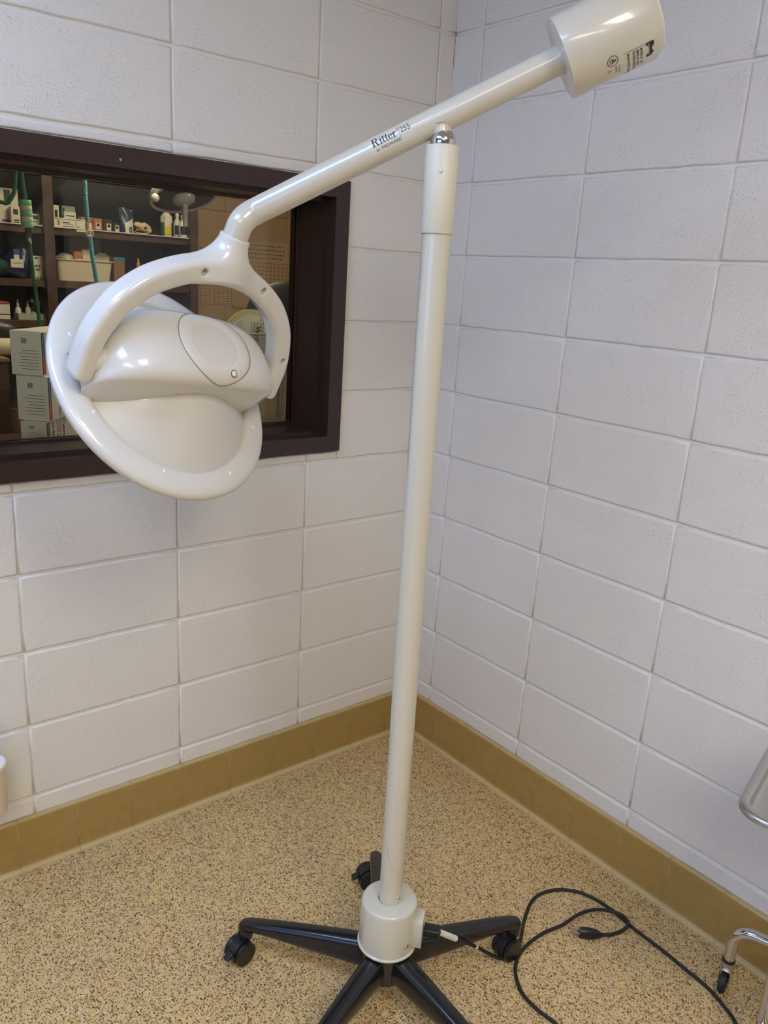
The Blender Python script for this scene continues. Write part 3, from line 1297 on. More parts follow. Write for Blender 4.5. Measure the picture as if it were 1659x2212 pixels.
# YM points away from or towards the camera? the near face must carry the holes
ymn = YM if (CAM_LOC - HM).dot(YM) > 0 else -YM
V3 = [HM + HA * v[0] + YW * v[1] + ymn * v[2] for v in V]
me = pydata(V3, faces)
bm = bmesh.new()
bm.from_mesh(me)
bmesh.ops.smooth_vert(bm, verts=bm.verts, factor=0.5, use_axis_x=True, use_axis_y=True, use_axis_z=True)
bmesh.ops.smooth_vert(bm, verts=bm.verts, factor=0.4, use_axis_x=True, use_axis_y=True, use_axis_z=True)
bmesh.ops.recalc_face_normals(bm, faces=bm.faces)
bm.to_mesh(me)
bm.free()
yoke = link('yoke', me, M['plastic'], lamp, 180)
for (hx, hy) in ((-0.055, 0.189), (0.088, 0.181), (0.205, 0.052)):
    P = HM + HA * hx * HK + YW * hy * HK + ymn * 0.0139
    link('screw', lathe_me([(0.0034, 0), (0.0034, 0.0018), (0.0022, 0.0030), (0.0012, 0.0030), (0.0, 0.0016)], 12, P, ymn),
         M['steel'], yoke, 40)

ypts = smooth_path([(-0.2110, -0.015, 0), (-0.2115, 0.005, 0), (-0.210, 0.035, 0), (-0.2005, 0.068, 0), (-0.180, 0.108, 0), (-0.144, 0.145, 0), (-0.101, 0.1705, 0), (-0.075, 0.181, 0)], 6)
seam_pts = []
for i, q in enumerate(ypts):
    tn = (ypts[min(i + 1, len(ypts) - 1)] - ypts[max(i - 1, 0)]).normalized()
    nn = Vector((-tn.y, tn.x, 0))
    hr_ = 0.0185 + 0.003 * min(1, max(0, q.y / 0.2))
    p_ = q * HK + nn * (hr_ - 0.0004)
    seam_pts.append(HM + HA * p_.x + YW * p_.y + ymn * 0.007)
link('seam', sweep_me(seam_pts, 0.00045, 6), M['seam'], yoke, 180)

# --- head: dish with rim, two scoops and a central body -------------------------
HR = 0.2311 * HK
RI = 0.180 * HK
SA, SP = 0.116, 1.3


def scoop_h(u, v):
    r1 = math.sqrt(u * u + v * v) / RI
    return -0.0005 + SA * max(0.0, 1 - r1 ** SP)


rings = []
for i in range(0, 27):
    f = i / 26
    rings.append(('s', RI * (1 - (1 - f) ** 1.0) if i else 0.0))
prof_rim = [(RI - 0.0030, -0.0040), (RI - 0.0004, 0.0000), (RI + 0.0015, 0.0075), (RI + 0.004, 0.0105), (RI + 0.012, 0.0112), (HR - 0.018, 0.0085), (HR - 0.007, 0.0050),
            (HR - 0.0018, 0.0005), (HR, -0.0045), (HR - 0.001, -0.0095), (HR - 0.0045, -0.0130)]
NT = 160


def polar(rings_h, close_in=False):
    verts, faces = [], []
    idx = []
    for (r, hf) in rings_h:
        if r < 1e-6:
            idx.append([len(verts)])
            verts.append(hl(0, 0, hf(0, 0)))
            continue
        row = []
        for k in range(NT):
            t = 2 * PI * k / NT
            u, v = r * math.cos(t), r * math.sin(t)
            row.append(len(verts))
            verts.append(hl(u, v, hf(u, v)))
        idx.append(row)
    for p, q in zip(idx, idx[1:]):
        for k in range(NT):
            j = (k + 1) % NT
            if len(p) == 1:
                faces.append((p[0], q[k], q[j]))
            elif len(q) == 1:
                faces.append((p[k], q[0], p[j]))
            else:
                faces.append((p[k], q[k], q[j], p[j]))
    return verts, faces


v_, f_ = polar([(r, scoop_h) for _, r in rings])
link('shell', pydata(v_, f_), M['plastic'], lamp, 180)
v_, f_ = polar([(r, (lambda u, v, h=h: h)) for r, h in prof_rim])
rim = link('rim', pydata(v_, f_), M['plastic'], lamp, 60)
v_, f_ = polar([(r, (lambda u, v, h=h: h)) for r, h in [(HR - 0.0035, -0.0115), (HR - 0.0045, -0.016), (HR - 0.010, -0.021), (HR - 0.03, -0.024),
                                                       (0.15, -0.020), (0.0, -0.018)]])
link('lens_cover', pydata(v_, f_), M['plastic_cap'], lamp, 60)
for (pu, pv) in ((203, 890), (355, 1018), (497, 1022), (546, 923), (152, 722), (232, 632)):
    P = at_plane(pu, pv, hl(0, 0, 0.010), HN)
    q = P - hl(0, 0, 0.010)
    link('screw_plug', lathe_me([(0.0044, -0.004), (0.0044, 0.0004), (0.0036, 0.0012), (0.0, 0.0014)], 20, P, HN), M['plug_white'], rim, 50)


def env(u):
    return max(0.0, 1 - abs(u / 0.203) ** 3.1) ** (1 / 3.1)


def hwid(u):
    return 0.069 * max(0.0, 1 - abs(u / 0.225) ** 3.0) ** 0.5


ZT, ZB = 0.153, 0.117


def body_h(u, v):
    e = env(u)
    t = min(1.0, abs(v) / max(1e-4, hwid(u) * (1.22 if v > 0 else 1.0)))
    return ZB * e + (ZT - ZB) * e * (1 - t ** 2.5) ** (1 / 2.5)


secs = []
NU, NV = 96, 40
verts, faces = [], []
for i in range(NU + 1):
    t = -1 + 2 * i / NU
    u = 0.2028 * math.sin(t * PI / 2)
    hw = hwid(u)
    row = []
    lipb = 0.90
    zlow = max(0.002, min(scoop_h(u, lipb * hw) - 0.003, ZB * env(u) - 0.002)) if math.hypot(u, lipb * hw) < RI else 0.002
    zlow = min(zlow, ZB * env(u))
    row.append((-lipb * hw, zlow))
    row.append((-0.955 * hw, zlow * 0.55 + ZB * env(u) * 0.45))
    for j in range(NV + 1):
        ang = PI * j / NV
        cx = -math.cos(ang)
        vv = hw * math.copysign(abs(cx) ** (2 / 2.5), cx) * (1.22 if cx > 0 else 1.0)
        hh = ZB * env(u) + (ZT - ZB) * env(u) * (math.sin(ang)) ** (2 / 2.5)
        row.append((vv, hh))
    row.append((0.955 * 1.22 * hw, zlow * 0.55 + ZB * env(u) * 0.45))
    row.append((lipb * 1.22 * hw, zlow * 0.6))
    for (vv, hh) in row:
        verts.append(hl(u, vv, hh))
nr = NV + 5
for i in range(NU):
    for j in range(nr - 1):
        faces.append((i * nr + j, (i + 1) * nr + j, (i + 1) * nr + j + 1, i * nr + j + 1))
dome = link('dome', pydata(verts, faces), M['plastic'], lamp, 50)
# round access cover on the dome, with its seam, flat thumb facet and screw
CU, CV, CRR = 0.008, 0.005, 0.0805
v_, f_ = [], []
rr_ = [0.0, 0.02, 0.04, 0.050, 0.054, 0.058, 0.066, CRR - 0.002, CRR - 0.0006]
flat_h = body_h(0.0, 0.0) - 0.0012
idx = []
NC = 72
for r in rr_:
    row = []
    for kk in range(NC if r > 0 else 1):
        t = 2 * PI * kk / NC
        u, v = CU + r * math.cos(t), CV + r * math.sin(t) * 0.90
        hh = body_h(u, v) + 0.0013
        if r <= 0.050:
            hh = min(hh, body_h(CU + 0.05 * math.cos(t), CV + 0.05 * 0.90 * math.sin(t)) * (r / 0.05) ** 2 + (1 - (r / 0.05) ** 2) * (flat_h - 0.003))
        if r >= CRR - 0.001:
            hh -= 0.0012
        row.append(len(v_))
        v_.append(hl(u, v, hh))
    idx.append(row)
for p, q in zip(idx, idx[1:]):
    for kk in range(NC):
        j = (kk + 1) % NC
        f_.append((p[0], q[kk], q[j]) if len(p) == 1 else (p[kk], q[kk], q[j], p[j]))
link('access_cover', pydata(v_, f_), M['plastic_cap'], dome, 180)
seam = [hl(CU + (CRR + 0.0004) * math.cos(t), CV + (CRR + 0.0004) * 0.90 * math.sin(t),
           body_h(CU + CRR * math.cos(t), CV + CRR * 0.90 * math.sin(t)) + 0.0002) for t in [2 * PI * i / 96 for i in range(97)]]
link('seam', sweep_me(seam, 0.0007, 6, caps=False), M['seam'], dome, 180)
P = hl(0.033, -0.050, body_h(0.033, -0.050) + 0.0012)
link('screw_shade_disc', lathe_me([(0.0075, -0.002), (0.0075, 0.0006), (0.0, 0.0006)], 20, P, (HN - HB * 0.4).normalized()), M['seam'], dome, 50)  # raised dark disc; the recess shade is in its colour
link('screw', lathe_me([(0.0052, -0.002), (0.0052, 0.0012), (0.0044, 0.0018), (0.0, 0.0018)], 20, P, (HN - HB * 0.4).normalized()),
     M['plug_white'], dome, 50)
# pivots
for sgn2, r0, r1 in ((1, 0.027, 0.0235), (-1, 0.027, 0.0235)):
    o_ = HM + HA * (0.185 * sgn2)
    link('pivot', lathe_me([(r0, -0.02), (r0, 0.0), (r1, 0.014), (r1 - 0.001, 0.022)], 32, o_, HA * sgn2), M['plastic'], lamp, 50)

# --- wheeled base -------------------------------------------------------------
SZ0, SZ1 = 0.140, 0.252
sh = link('shroud', lathe_me([(0.0605, SZ0 + 0.006), (0.0655, SZ0 + 0.003), (0.0655, SZ0), (0.0625, SZ0 - 0.001), (0.0625, SZ0 + 0.006), (0.0625, SZ0 + 0.0061),
                              (0.0615, SZ1 - 0.008), (0.0600, SZ1 - 0.0035), (0.0565, SZ1 - 0.0006), (0.053, SZ1), (0.0255, SZ1), (0.0255, SZ1 - 0.01)], 64,
                             (PX, PY, 0)), M['enamel'], lamp, 40)
link('hub', lathe_me([(0.0, 0.056), (0.040, 0.056), (0.052, 0.062), (0.056, 0.085), (0.056, 0.130), (0.058, 0.142), (0.0, 0.142)], 40, (PX, PY, 0)),
     M['black_paint'], lamp, 50)
# power inlet box on the shroud
sdir = (at_z(915, 2008, 0.185) - Vector((PX, PY, 0.185)))
sdir.z = 0
sdir.normalize()
sang = math.atan2(sdir.y, sdir.x)
rotm = Matrix.Rotation(sang, 4, 'Z')
bc = Vector((PX, PY, 0.186)) + sdir * 0.066
link('inlet_box', box_me(bc.x, bc.y, bc.z, 0.024, 0.044, 0.066, 0.0015, 2, rotm), M['enamel'], sh, 40)
# small printed mark on the shroud
mk_a = math.atan2(*(at_z(876, 2035, 0.165) - Vector((PX, PY, 0)))[:2][::-1]) - 0.15


def sh_map(x, y):
    a = mk_a + x / 0.0625
    r = 0.0632
    return Vector((PX + r * math.cos(a), PY + r * math.sin(a), 0.168 + y))


me = strokes([rect(-0.011, -0.001, -0.005, 0.0003), rect(-0.002, -0.002, 0.0015, 0.005), rect(0.004, 0.0, 0.009, 0.0013), rect(-0.007, -0.005, -0.002, -0.004),
              rect(0.0, -0.005, 0.008, -0.004)])
for v in me.vertices:
    v.co = sh_map(v.co.x, v.co.y)
link('printed_mark', me, M['ink'], sh)
# scuffs on the lower pole
for pts_ in (((836, 1832), (840, 1855), (848, 1874)), ((850, 1878), (853, 1884)), ((858, 1882), (860, 1890)), ((852, 1896), (861, 1903))):
    o3 = []
    for (pu, pv) in pts_:
        d_ = ray(pu, pv).normalized()
        oo = CAM_LOC - axis_pt(0.33)
        dd = d_ - pole_dir * d_.dot(pole_dir)
        o2_ = oo - pole_dir * oo.dot(pole_dir)
        A_, B_, C_ = dd.dot(dd), 2 * dd.dot(o2_), o2_.dot(o2_) - 0.0251 ** 2
        t_ = (-B_ - math.sqrt(max(0, B_ * B_ - 4 * A_ * C_))) / (2 * A_)
        o3.append(CAM_LOC + d_ * t_)
    link('scuff', sweep_me(smooth_path(o3, 4), 0.00035, 5), M['seam'], lamp)
# screws on the pole
for (pu, pv, zz) in ((868, 1862, 0.352), (862, 1941, 0.268)):
    c_ = axis_pt(zz)
    d_ = at_z(pu, pv, zz) - c_
    d_.z = 0
    d_.normalize()
    link('screw', lathe_me([(0.0042, 0), (0.0040, 0.0012), (0.0025, 0.0024), (0.0, 0.0028)], 16, c_ + d_ * 0.0246, d_), M['steel'], lamp, 180)


def leg_mesh():
    """tapered leg from hub to tip; thin rounded spine, hollow underneath, turned-down end"""
    sec = []
    # (x, half width, z top, z bottom)
    st = [(0.040, 0.0265, 0.137, 0.068), (0.080, 0.0260, 0.133, 0.068), (0.140, 0.0240, 0.127, 0.070), (0.200, 0.0215, 0.120, 0.074), (0.260, 0.0190, 0.112, 0.079),
          (0.305, 0.0175, 0.105, 0.080), (0.330, 0.0165, 0.101, 0.076), (0.344, 0.0140, 0.096, 0.066), (0.351, 0.0085, 0.088, 0.062)]
    verts, faces = [], []
    n = 20
    for (x, hw, zt, zb) in st:
        for k in range(n):
            t = 2 * PI * k / n
            c, s = math.cos(t), math.sin(t)
            y = hw * math.copysign(abs(c) ** 0.55, c)
            zc, hz = (zt + zb) / 2, (zt - zb) / 2
            z = zc + hz * math.copysign(abs(s) ** 0.6, s)
            if s > 0:
                y *= 0.80 + 0.20 * (1 - s)
            verts.append((x, y, z))
    m_ = len(st)
    for i in range(m_ - 1):
        for k in range(n):
            j = (k + 1) % n
            faces.append((i * n + k, i * n + j, (i + 1) * n + j, (i + 1) * n + k))
    faces.append(tuple(range(n))[::-1])
    faces.append(tuple((m_ - 1) * n + k for k in range(n)))
    me = pydata(verts, faces)
    bm = bmesh.new()
    bm.from_mesh(me)
    bmesh.ops.recalc_face_normals(bm, faces=bm.faces)
    bm.to_mesh(me)
    bm.free()
    # turned-down socket
    return join_me([me, lathe_me([(0.0, 0.0), (0.0155, 0.0), (0.0160, 0.004), (0.0160, 0.035), (0.010, 0.040)], 20, (0.334, 0, 0.055))])


leg_me = leg_mesh()
LEG0 = math.radians(55.7)
first_leg = None
CAST = {0: (150, 0.030), 1: (222, 0.030), 2: (300, 0.03), 3: (20, 0.03), 4: (200, 0.03)}
hood_me = None


def caster_meshes():
    """twin-wheel caster in local coords: stem at origin, wheels trail to +x, floor z=0"""
    stem = lathe_me([(0.0, 0.040), (0.0075, 0.040), (0.0075, 0.066), (0.0, 0.066)], 14)
    # hood: upper cowl over both wheels
    bm = bmesh.new()
    n = 22
    for part in range(1):
        rows = []
        for i in range(n + 1):
            a = math.radians(-30 + 240 * i / n)
            r = 0.0285
            rows.append((0.018 + r * math.cos(a), 0.0275 + r * math.sin(a)))
        vs = []
        for (x, z) in rows:
            cx, cz = 0.018 + (x - 0.018) * 0.55, 0.0275 + (z - 0.0275) * 0.55
            vs.append([bm.verts.new((x, -0.012, z)), bm.verts.new((x, 0.012, z)), bm.verts.new((cx, 0.012, cz)), bm.verts.new((cx, -0.012, cz))])
        for p, q in zip(vs, vs[1:]):
            for k_ in range(4):
                bm.faces.new((p[k_], p[(k_ + 1) % 4], q[(k_ + 1) % 4], q[k_]))
        bm.faces.new(vs[0])
        bm.faces.new(vs[-1][::-1])
    hood = join_me([from_bm(bm), stem])
    pr = [(0.0, 0.0), (0.024, 0.0), (0.0265, 0.002), (0.0275, 0.005), (0.0275, 0.011), (0.026, 0.012), (0.0, 0.012)]
    wa_ = lathe_me(pr, 28, (0.018, 0.0125, 0.0275), (0, 1, 0))
    # mirrored wheel: dished outer face
    wb_ = lathe_me(pr, 28, (0.018, -0.0125, 0.0275), (0, -1, 0))
    for mm in (hood,):
        pass
    wa_.polygons.foreach_set('use_smooth', [True] * len(wa_.polygons))
    wa_.set_sharp_from_angle(angle=math.radians(30))
    wb_.polygons.foreach_set('use_smooth', [True] * len(wb_.polygons))
    wb_.set_sharp_from_angle(angle=math.radians(30))
    hood.polygons.foreach_set('use_smooth', [True] * len(hood.polygons))
    hood.set_sharp_from_angle(angle=math.radians(30))
    pedal = box_me(0.053, 0, 0.034, 0.020, 0.017, 0.007, 0.0015, 2, Matrix.Rotation(math.radians(25), 4, 'Y'))
    for m_ in (hood, wa_, wb_, pedal):
        m_.materials.append(M['black'])
    return hood, wa_, wb_, pedal


HOOD, WA, WB, PEDAL = caster_meshes()
leg_me.materials.append(M['black_paint'])
leg_me.polygons.foreach_set('use_smooth', [True] * len(leg_me.polygons))
leg_me.set_sharp_from_angle(angle=math.radians(55))
TIP = {}
for i in range(5):
    a = LEG0 + i * 2 * PI / 5
    o = bpy.data.objects.new('leg', leg_me)
    COL.objects.link(o)
    o.parent = lamp
    o.rotation_euler = (0, 0, a)
    c = bpy.data.objects.new('caster', HOOD)
    COL.objects.link(c)
    c.parent = lamp
    c.location = (0.334 * math.cos(a), 0.334 * math.sin(a), 0)
    c.rotation_euler = (0, 0, {0: math.radians(158), 1: math.radians(192), 2: math.radians(260), 3: math.radians(20), 4: math.radians(180)}[i])
    for nm, mm in (('wheel', WA), ('wheel', WB), ('brake_pedal', PEDAL)):
        q = bpy.data.objects.new(nm, mm)
        COL.objects.link(q)
        q.parent = c
        if nm == 'brake_pedal' and i in (4,):
            q.location = (-0.03, 0, 0)

# ================================================================== POWER CORD
cord = thing('power_cord', 'black power cord plugged into the lamp base and looped on the speckled floor', 'cord',
             at_z(1230, 2015, 0.0))
co0 = bc + sdir * 0.012
q0 = co0 + sdir * 0.002
cdir = (at_z(1000, 2032, 0.135) - at_z(945, 2013, 0.175)).normalized()
cp = q0 + sdir * 0.018
link('connector', box_me(*(q0 + sdir * 0.018), 0.036, 0.026, 0.019, 0.004, 3, rotm), M['black'], cord, 40)
p1 = q0 + sdir * 0.034
g1 = at_z(1028, 2045, 0.060)
g2 = at_z(1090, 2071, 0.006)
rel_end = p1 + (g1 - p1) * 0.42
relp = [p1 + (rel_end - p1) * (i / 40) for i in range(41)]
link('strain_relief', sweep_me(relp, [0.0066 if (i // 2) % 2 == 0 else 0.0054 for i in range(41)], 12), M['white_tape'], cord, 30)
pix = [(1122, 2040), (1132, 1990), (1148, 1948), (1172, 1929), (1205, 1922), (1245, 1926), (1285, 1942), (1325, 1968), (1350, 1990), (1385, 2018), (1430, 2052), (1480, 2093), (1530, 2135),
       (1565, 2175), (1592, 2215), (1640, 2330), (1600, 2420), (1450, 2420), (1300, 2300), (1205, 2215), (1160, 2180), (1128, 2145), (1114, 2105), (1118, 2070), (1140, 2040), (1175, 2015),
       (1215, 1998), (1250, 1975), (1285, 1965), (1320, 1968), (1348, 1980), (1357, 1996), (1345, 2010), (1322, 2018), (1300, 2020)]
pts = [p1, rel_end, g1, at_z(1060, 2062, 0.022), g2, at_z(1105, 2064, 0.005)]
for i, (u, v) in enumerate(pix):
    z = 0.005
    if 27 <= i <= 31:
        z = 0.0135
    pts.append(at_z(u, v, z))
link('cable', sweep_me(smooth_path(pts, 6), 0.0042, 10), M['black_rubber'], cord, 180)
pp = at_z(1300, 2020, 0.010)
pq = at_z(1232, 2012, 0.013)
pd = (pq - pp).normalized()
link('plug', sweep_me([pp, pp + pd * 0.006, pp + pd * 0.012, pp + pd * 0.024, pp + pd * 0.038, pp + pd * 0.050, pp + pd * 0.056],
                      [0.0052, 0.0072, 0.0105, 0.0130, 0.0140, 0.0135, 0.0115], 12, flat=(1.15, 0.85), up=(0, 0, -1)), M['black'], cord, 40)
a_, b_, _ = frame_of(pd)
for off in (-0.006, 0.006):
    base_ = pp + pd * 0.055 + a_ * off + b_ * 0.002
    link('prong', sweep_me([base_, base_ + pd * 0.016], 0.0030, 8, flat=(0.35, 1.0), up=tuple(a_)), M['chrome'], cord)
base_ = pp + pd * 0.055 - b_ * 0.006
link('prong', sweep_me([base_, base_ + pd * 0.018], 0.0024, 8), M['chrome'], cord)
# white band on the cord
bb = pts[2]
bd = (pts[3] - pts[2]).normalized()
link('band', sweep_me([bb - bd * 0.004, bb + bd * 0.004], 0.0048, 12), M['white_tape'], cord, 40)

# ================================================================== MAYO STAND (right edge)
mayo = thing('instrument_stand', 'chrome tube instrument stand with a steel tray and small caster at the right edge', 'stand', (-0.112, -1.315, 0))
TR = 0.0128
hx, hy = -0.118, -1.306
hdir = Vector((0.30, -0.954, 0)).normalized()
ZT_ = 0.168
pth = [Vector((hx, hy, 0.070)), Vector((hx, hy, ZT_ - 0.042))]
RB = 0.042
for i in range(1, 9):
    t = PI / 2 * i / 8
    pth.append(Vector((hx, hy, ZT_ - RB)) + Vector((0, 0, 1)) * (RB * math.sin(t)) + hdir * (RB * (1 - math.cos(t))))
far = Vector((hx, hy, ZT_)) + hdir * 0.22
pth.append(far)
for i in range(1, 9):
    t = PI / 2 * i / 8
    pth.append(far + hdir * (RB * math.sin(t)) - Vector((0, 0, 1)) * (RB * (1 - math.cos(t))))
pth.append(pth[-1] - Vector((0, 0, ZT_ - RB - 0.066)))
base_tube = link('base_tube', sweep_me(pth, TR, 24), M['chrome'], mayo, 60)
CLX, CLY = -0.243, -1.446
mid = Vector((hx, hy, ZT_)) + hdir * 0.17
link('column', sweep_me([(CLX, CLY, 0.06), (CLX, CLY, 0.42), (CLX, CLY, 0.735)], TR, 24), M['chrome'], mayo, 60)
link('cross_tube', sweep_me([mid, (CLX, CLY, 0.150)], TR * 0.9, 20), M['chrome'], mayo, 60)
link('cross_tube', sweep_me([(CLX, CLY, 0.10), (CLX - 0.30, CLY - 0.09, 0.10), (CLX - 0.32, CLY - 0.095, 0.06)], TR * 0.9, 20), M['chrome'], mayo, 60)


def mayo_caster(cx, cy, ang):
    d = Vector((math.cos(ang), math.sin(ang), 0))
    s = Vector((-d.y, d.x, 0))
    c = Vector((cx, cy, 0))
    cc = link('caster', join_me([lathe_me([(0.0, 0.060), (0.0135, 0.060), (0.0155, 0.061), (0.0155, 0.070), (0.0140, 0.074)], 24, c)] +
                                [box_me(*(c + d * 0.010 + s * (0.0115 * q) + Vector((0, 0, 0.040))), 0.022, 0.0022, 0.045, 0.0008, 1, Matrix.Rotation(ang, 4, 'Z')) for q in (-1, 1)] +
                                [box_me(*(c + d * 0.006 + Vector((0, 0, 0.0585))), 0.028, 0.025, 0.006, 0.002, 1, Matrix.Rotation(ang, 4, 'Z'))]), M['steel'], mayo, 40)
    link('wheel', lathe_me([(0.0, -0.008), (0.0200, -0.008), (0.0240, -0.0055), (0.0250, 0), (0.0240, 0.0055), (0.0200, 0.008), (0.0, 0.008)], 28,
                           c + d * 0.016 + Vector((0, 0, 0.025)), s), M['black_rubber'], cc, 40)
    link('axle', lathe_me([(0.0, -0.015), (0.003, -0.015), (0.003, 0.015), (0.0, 0.015)], 10, c + d * 0.016 + Vector((0, 0, 0.025)), s), M['chrome'], cc, 40)


mayo_caster(hx, hy, math.radians(-165))
fe = pth[-1]
mayo_caster(fe.x, fe.y, math.radians(-60))
mayo_caster(CLX - 0.32, CLY - 0.095, math.radians(200))
# black collar ring above caster
link('collar', lathe_me([(0.0129, 0.074), (0.0145, 0.074), (0.0145, 0.081), (0.0129, 0.081)], 24, (hx, hy, 0)), M['black'], mayo, 40)
# tray
d1 = Vector((0.968, 0.25, 0)).normalized()
d2 = Vector((0.25, -0.968, 0)).normalized()
TZ = 0.755
corner = at_z(1604, 1752, TZ) - d1 * 0.012 - d2 * 0.014


def rr_path(L1, L2, r, z, inset, n=8):
    out = []
    a0_, a1_ = inset, L1 - inset
    b0_, b1_ = inset, L2 - inset
    for (cx, cy, st_) in ((a1_ - r, b1_ - r, 0), (a0_ + r, b1_ - r, 1), (a0_ + r, b0_ + r, 2), (a1_ - r, b0_ + r, 3)):
        for i in range(n + 1):
            t = PI / 2 * (st_ + i / n)
            out.append(corner + d1 * (cx + r * math.cos(t)) + d2 * (cy + r * math.sin(t)) + Vector((0, 0, z - TZ)))
    return out


L1, L2 = 0.44, 0.32
loops = [rr_path(L1, L2, 0.050, TZ - 0.007, 0.001), rr_path(L1, L2, 0.050, TZ - 0.002, 0.0), rr_path(L1, L2, 0.049, TZ + 0.0025, 0.002), rr_path(L1, L2, 0.047, TZ + 0.0045, 0.006),
         rr_path(L1, L2, 0.045, TZ + 0.0040, 0.011), rr_path(L1, L2, 0.042, TZ + 0.0005, 0.015), rr_path(L1, L2, 0.040, TZ - 0.006, 0.0175),
         rr_path(L1, L2, 0.036, TZ - 0.016, 0.021), rr_path(L1, L2, 0.030, TZ - 0.0195, 0.028)]
verts = [p for lp in loops for p in lp]
nl = len(loops[0])
faces = []
for i in range(len(loops) - 1):
    for k_ in range(nl):
        j = (k_ + 1) % nl
        faces.append((i * nl + k_, i * nl + j, (i + 1) * nl + j, (i + 1) * nl + k_))
faces.append(tuple((len(loops) - 1) * nl + k_ for k_ in range(nl)))
bm = bmesh.new()
vv = [bm.verts.new(v) for v in verts]
for f in faces:
    bm.faces.new([vv[i] for i in f])
tray_me = from_bm(bm)
link('tray', tray_me, M['steel'], mayo, 60)

# ================================================================== wall-side canister at the left edge
cx_ = at_y(-28, 1640, -0.060)
can = thing('canister', 'cream round canister with a white lid against the wall at the left edge', 'container', (cx_.x, -0.060, 0))
rw = (at_y(10, 1650, -0.060) - at_y(-28, 1650, -0.060)).length
zt_ = at_y(5, 1637, -0.060).z
zb_ = at_y(5, 1742, -0.060).z
link('body', lathe_me([(0.0, zb_), (rw * 0.9, zb_), (rw * 0.93, zb_ + 0.01), (rw * 0.93, zt_ - 0.012), (0.0, zt_ - 0.012)], 32, (cx_.x, -0.060, 0)), M['cream'], can, 40)
link('lid', lathe_me([(rw * 0.9, zt_ - 0.014), (rw, zt_ - 0.012), (rw, zt_ - 0.004), (rw * 0.9, zt_), (0.0, zt_ + 0.002)], 32, (cx_.x, -0.060, 0)), M['plug_white'], can, 40)
link('wall_bracket', box_me(cx_.x, -0.010, (zb_ + zt_) / 2, rw, 0.030, (zt_ - zb_) * 0.6, 0.002), M['cream'], can)
link('handle', sweep_me([(cx_.x, -0.060, zt_), (cx_.x + 0.025, -0.058, zt_ + 0.06), (cx_.x + 0.022, -0.058, zt_ + 0.10)], 0.007, 10), M['black'], can, 60)

# small red scrap on the floor
rp = at_z(1061, 1936, 0.0)
tag(link('paper_scrap', box_me(rp.x, rp.y, 0.0008, 0.010, 0.005, 0.0014, 0.0003, 1, Matrix.Rotation(0.7, 4, 'Z')), M['red']),
    'tiny red scrap lying on the speckled floor right of the pole', 'scrap')

# ================================================================== TREATMENT ROOM BEYOND THE GLASS
TX0, TX1, TY1, TC = -2.4, 1.5, 2.36, 2.60
tb = structure(link('wall_treatment_back', box_me((TX0 + TX1) / 2, TY1 + 0.05 + REC, TC / 2, TX1 - TX0, 0.1, TC), M['tan_mortar']))
for row in range(1, 13):
    for i in range(4):
        a0 = 0.11 + BL * i
        if a0 < 1.45:
            o = put_block(a0, a0 + BL, row * CH + 0.03, (row + 1) * CH + 0.03, lambda o, a, z: setattr(o, 'location', (a, TY1 + REC, z)), M['tan_wall'], tb, var=i)
structure(link('wall_treatment_left', box_me(TX0 - 0.05, 1.28, TC / 2, 0.1, 2.15, TC), M['tan_mortar']))
structure(link('wall_treatment_right', box_me(TX1 + 0.05, 1.28, TC / 2, 0.1, 2.15, TC), M['tan_mortar']))
structure(link('floor_treatment', box_me(-0.45, 1.42, -0.05, 4.1, 2.0, 0.1), M['floor']))
structure(link('ceiling_treatment', box_me(-0.45, 1.33, TC + 0.05, 4.1, 2.25, 0.1), M['ceiling']))

# shelving unit ---------------------------------------------------------------
SY = 2.0
Z1s, Z2s, Z3s = 1.690, 1.458, 1.276
shelf = thing('shelving_unit', 'dark brown open shelving unit seen through the window glass', 'shelves', (-0.4, SY + 0.16, 0))
for (xa, xb) in ((-0.575, -0.530), (0.130, 0.172), (-1.30, -1.26)):
    link('upright', box_me((xa + xb) / 2, SY + 0.165, 1.0, xb - xa, 0.33, 2.0, 0.001, 1), M['wood'], shelf)
for z in (Z1s, Z2s, Z3s):
    link('shelf_board', box_me(-0.915, SY + 0.175, z - 0.017, 0.68, 0.31, 0.032, 0.001, 1), M['wood'], shelf)
    link('shelf_board', box_me(-0.20, SY + 0.175, z - 0.017, 0.66, 0.31, 0.032, 0.001, 1), M['wood'], shelf)
for (xa, xb) in ((-1.255, -0.577), (-0.528, 0.128)):
    link('edge_strip', box_me((xa + xb) / 2, SY + 0.014, Z1s + 0.0005, xb - xa, 0.012, 0.004), M['cream'], shelf)
link('top_rail', box_me(-0.56, SY + 0.03, 1.945, 1.46, 0.06, 0.085, 0.001, 1), M['wood'], shelf)
link('back_panel', box_me(-0.56, SY + 0.336, 1.0, 1.48, 0.012, 2.0), M['shelf_back'], shelf)
link('lower_cabinet', box_me(-0.56, SY + 0.165, 0.44, 1.46, 0.33, 0.88, 0.002, 1), M['wood'], shelf)
link('price_strip', box_me(*at_y(177, 499, SY - 0.003), 0.050, 0.002, 0.008), M['cream'], shelf)


def fx(u, v, y):
    return at_y(u, v, y).x


def fz(u, v, y):
    return at_y(u, v, y).z


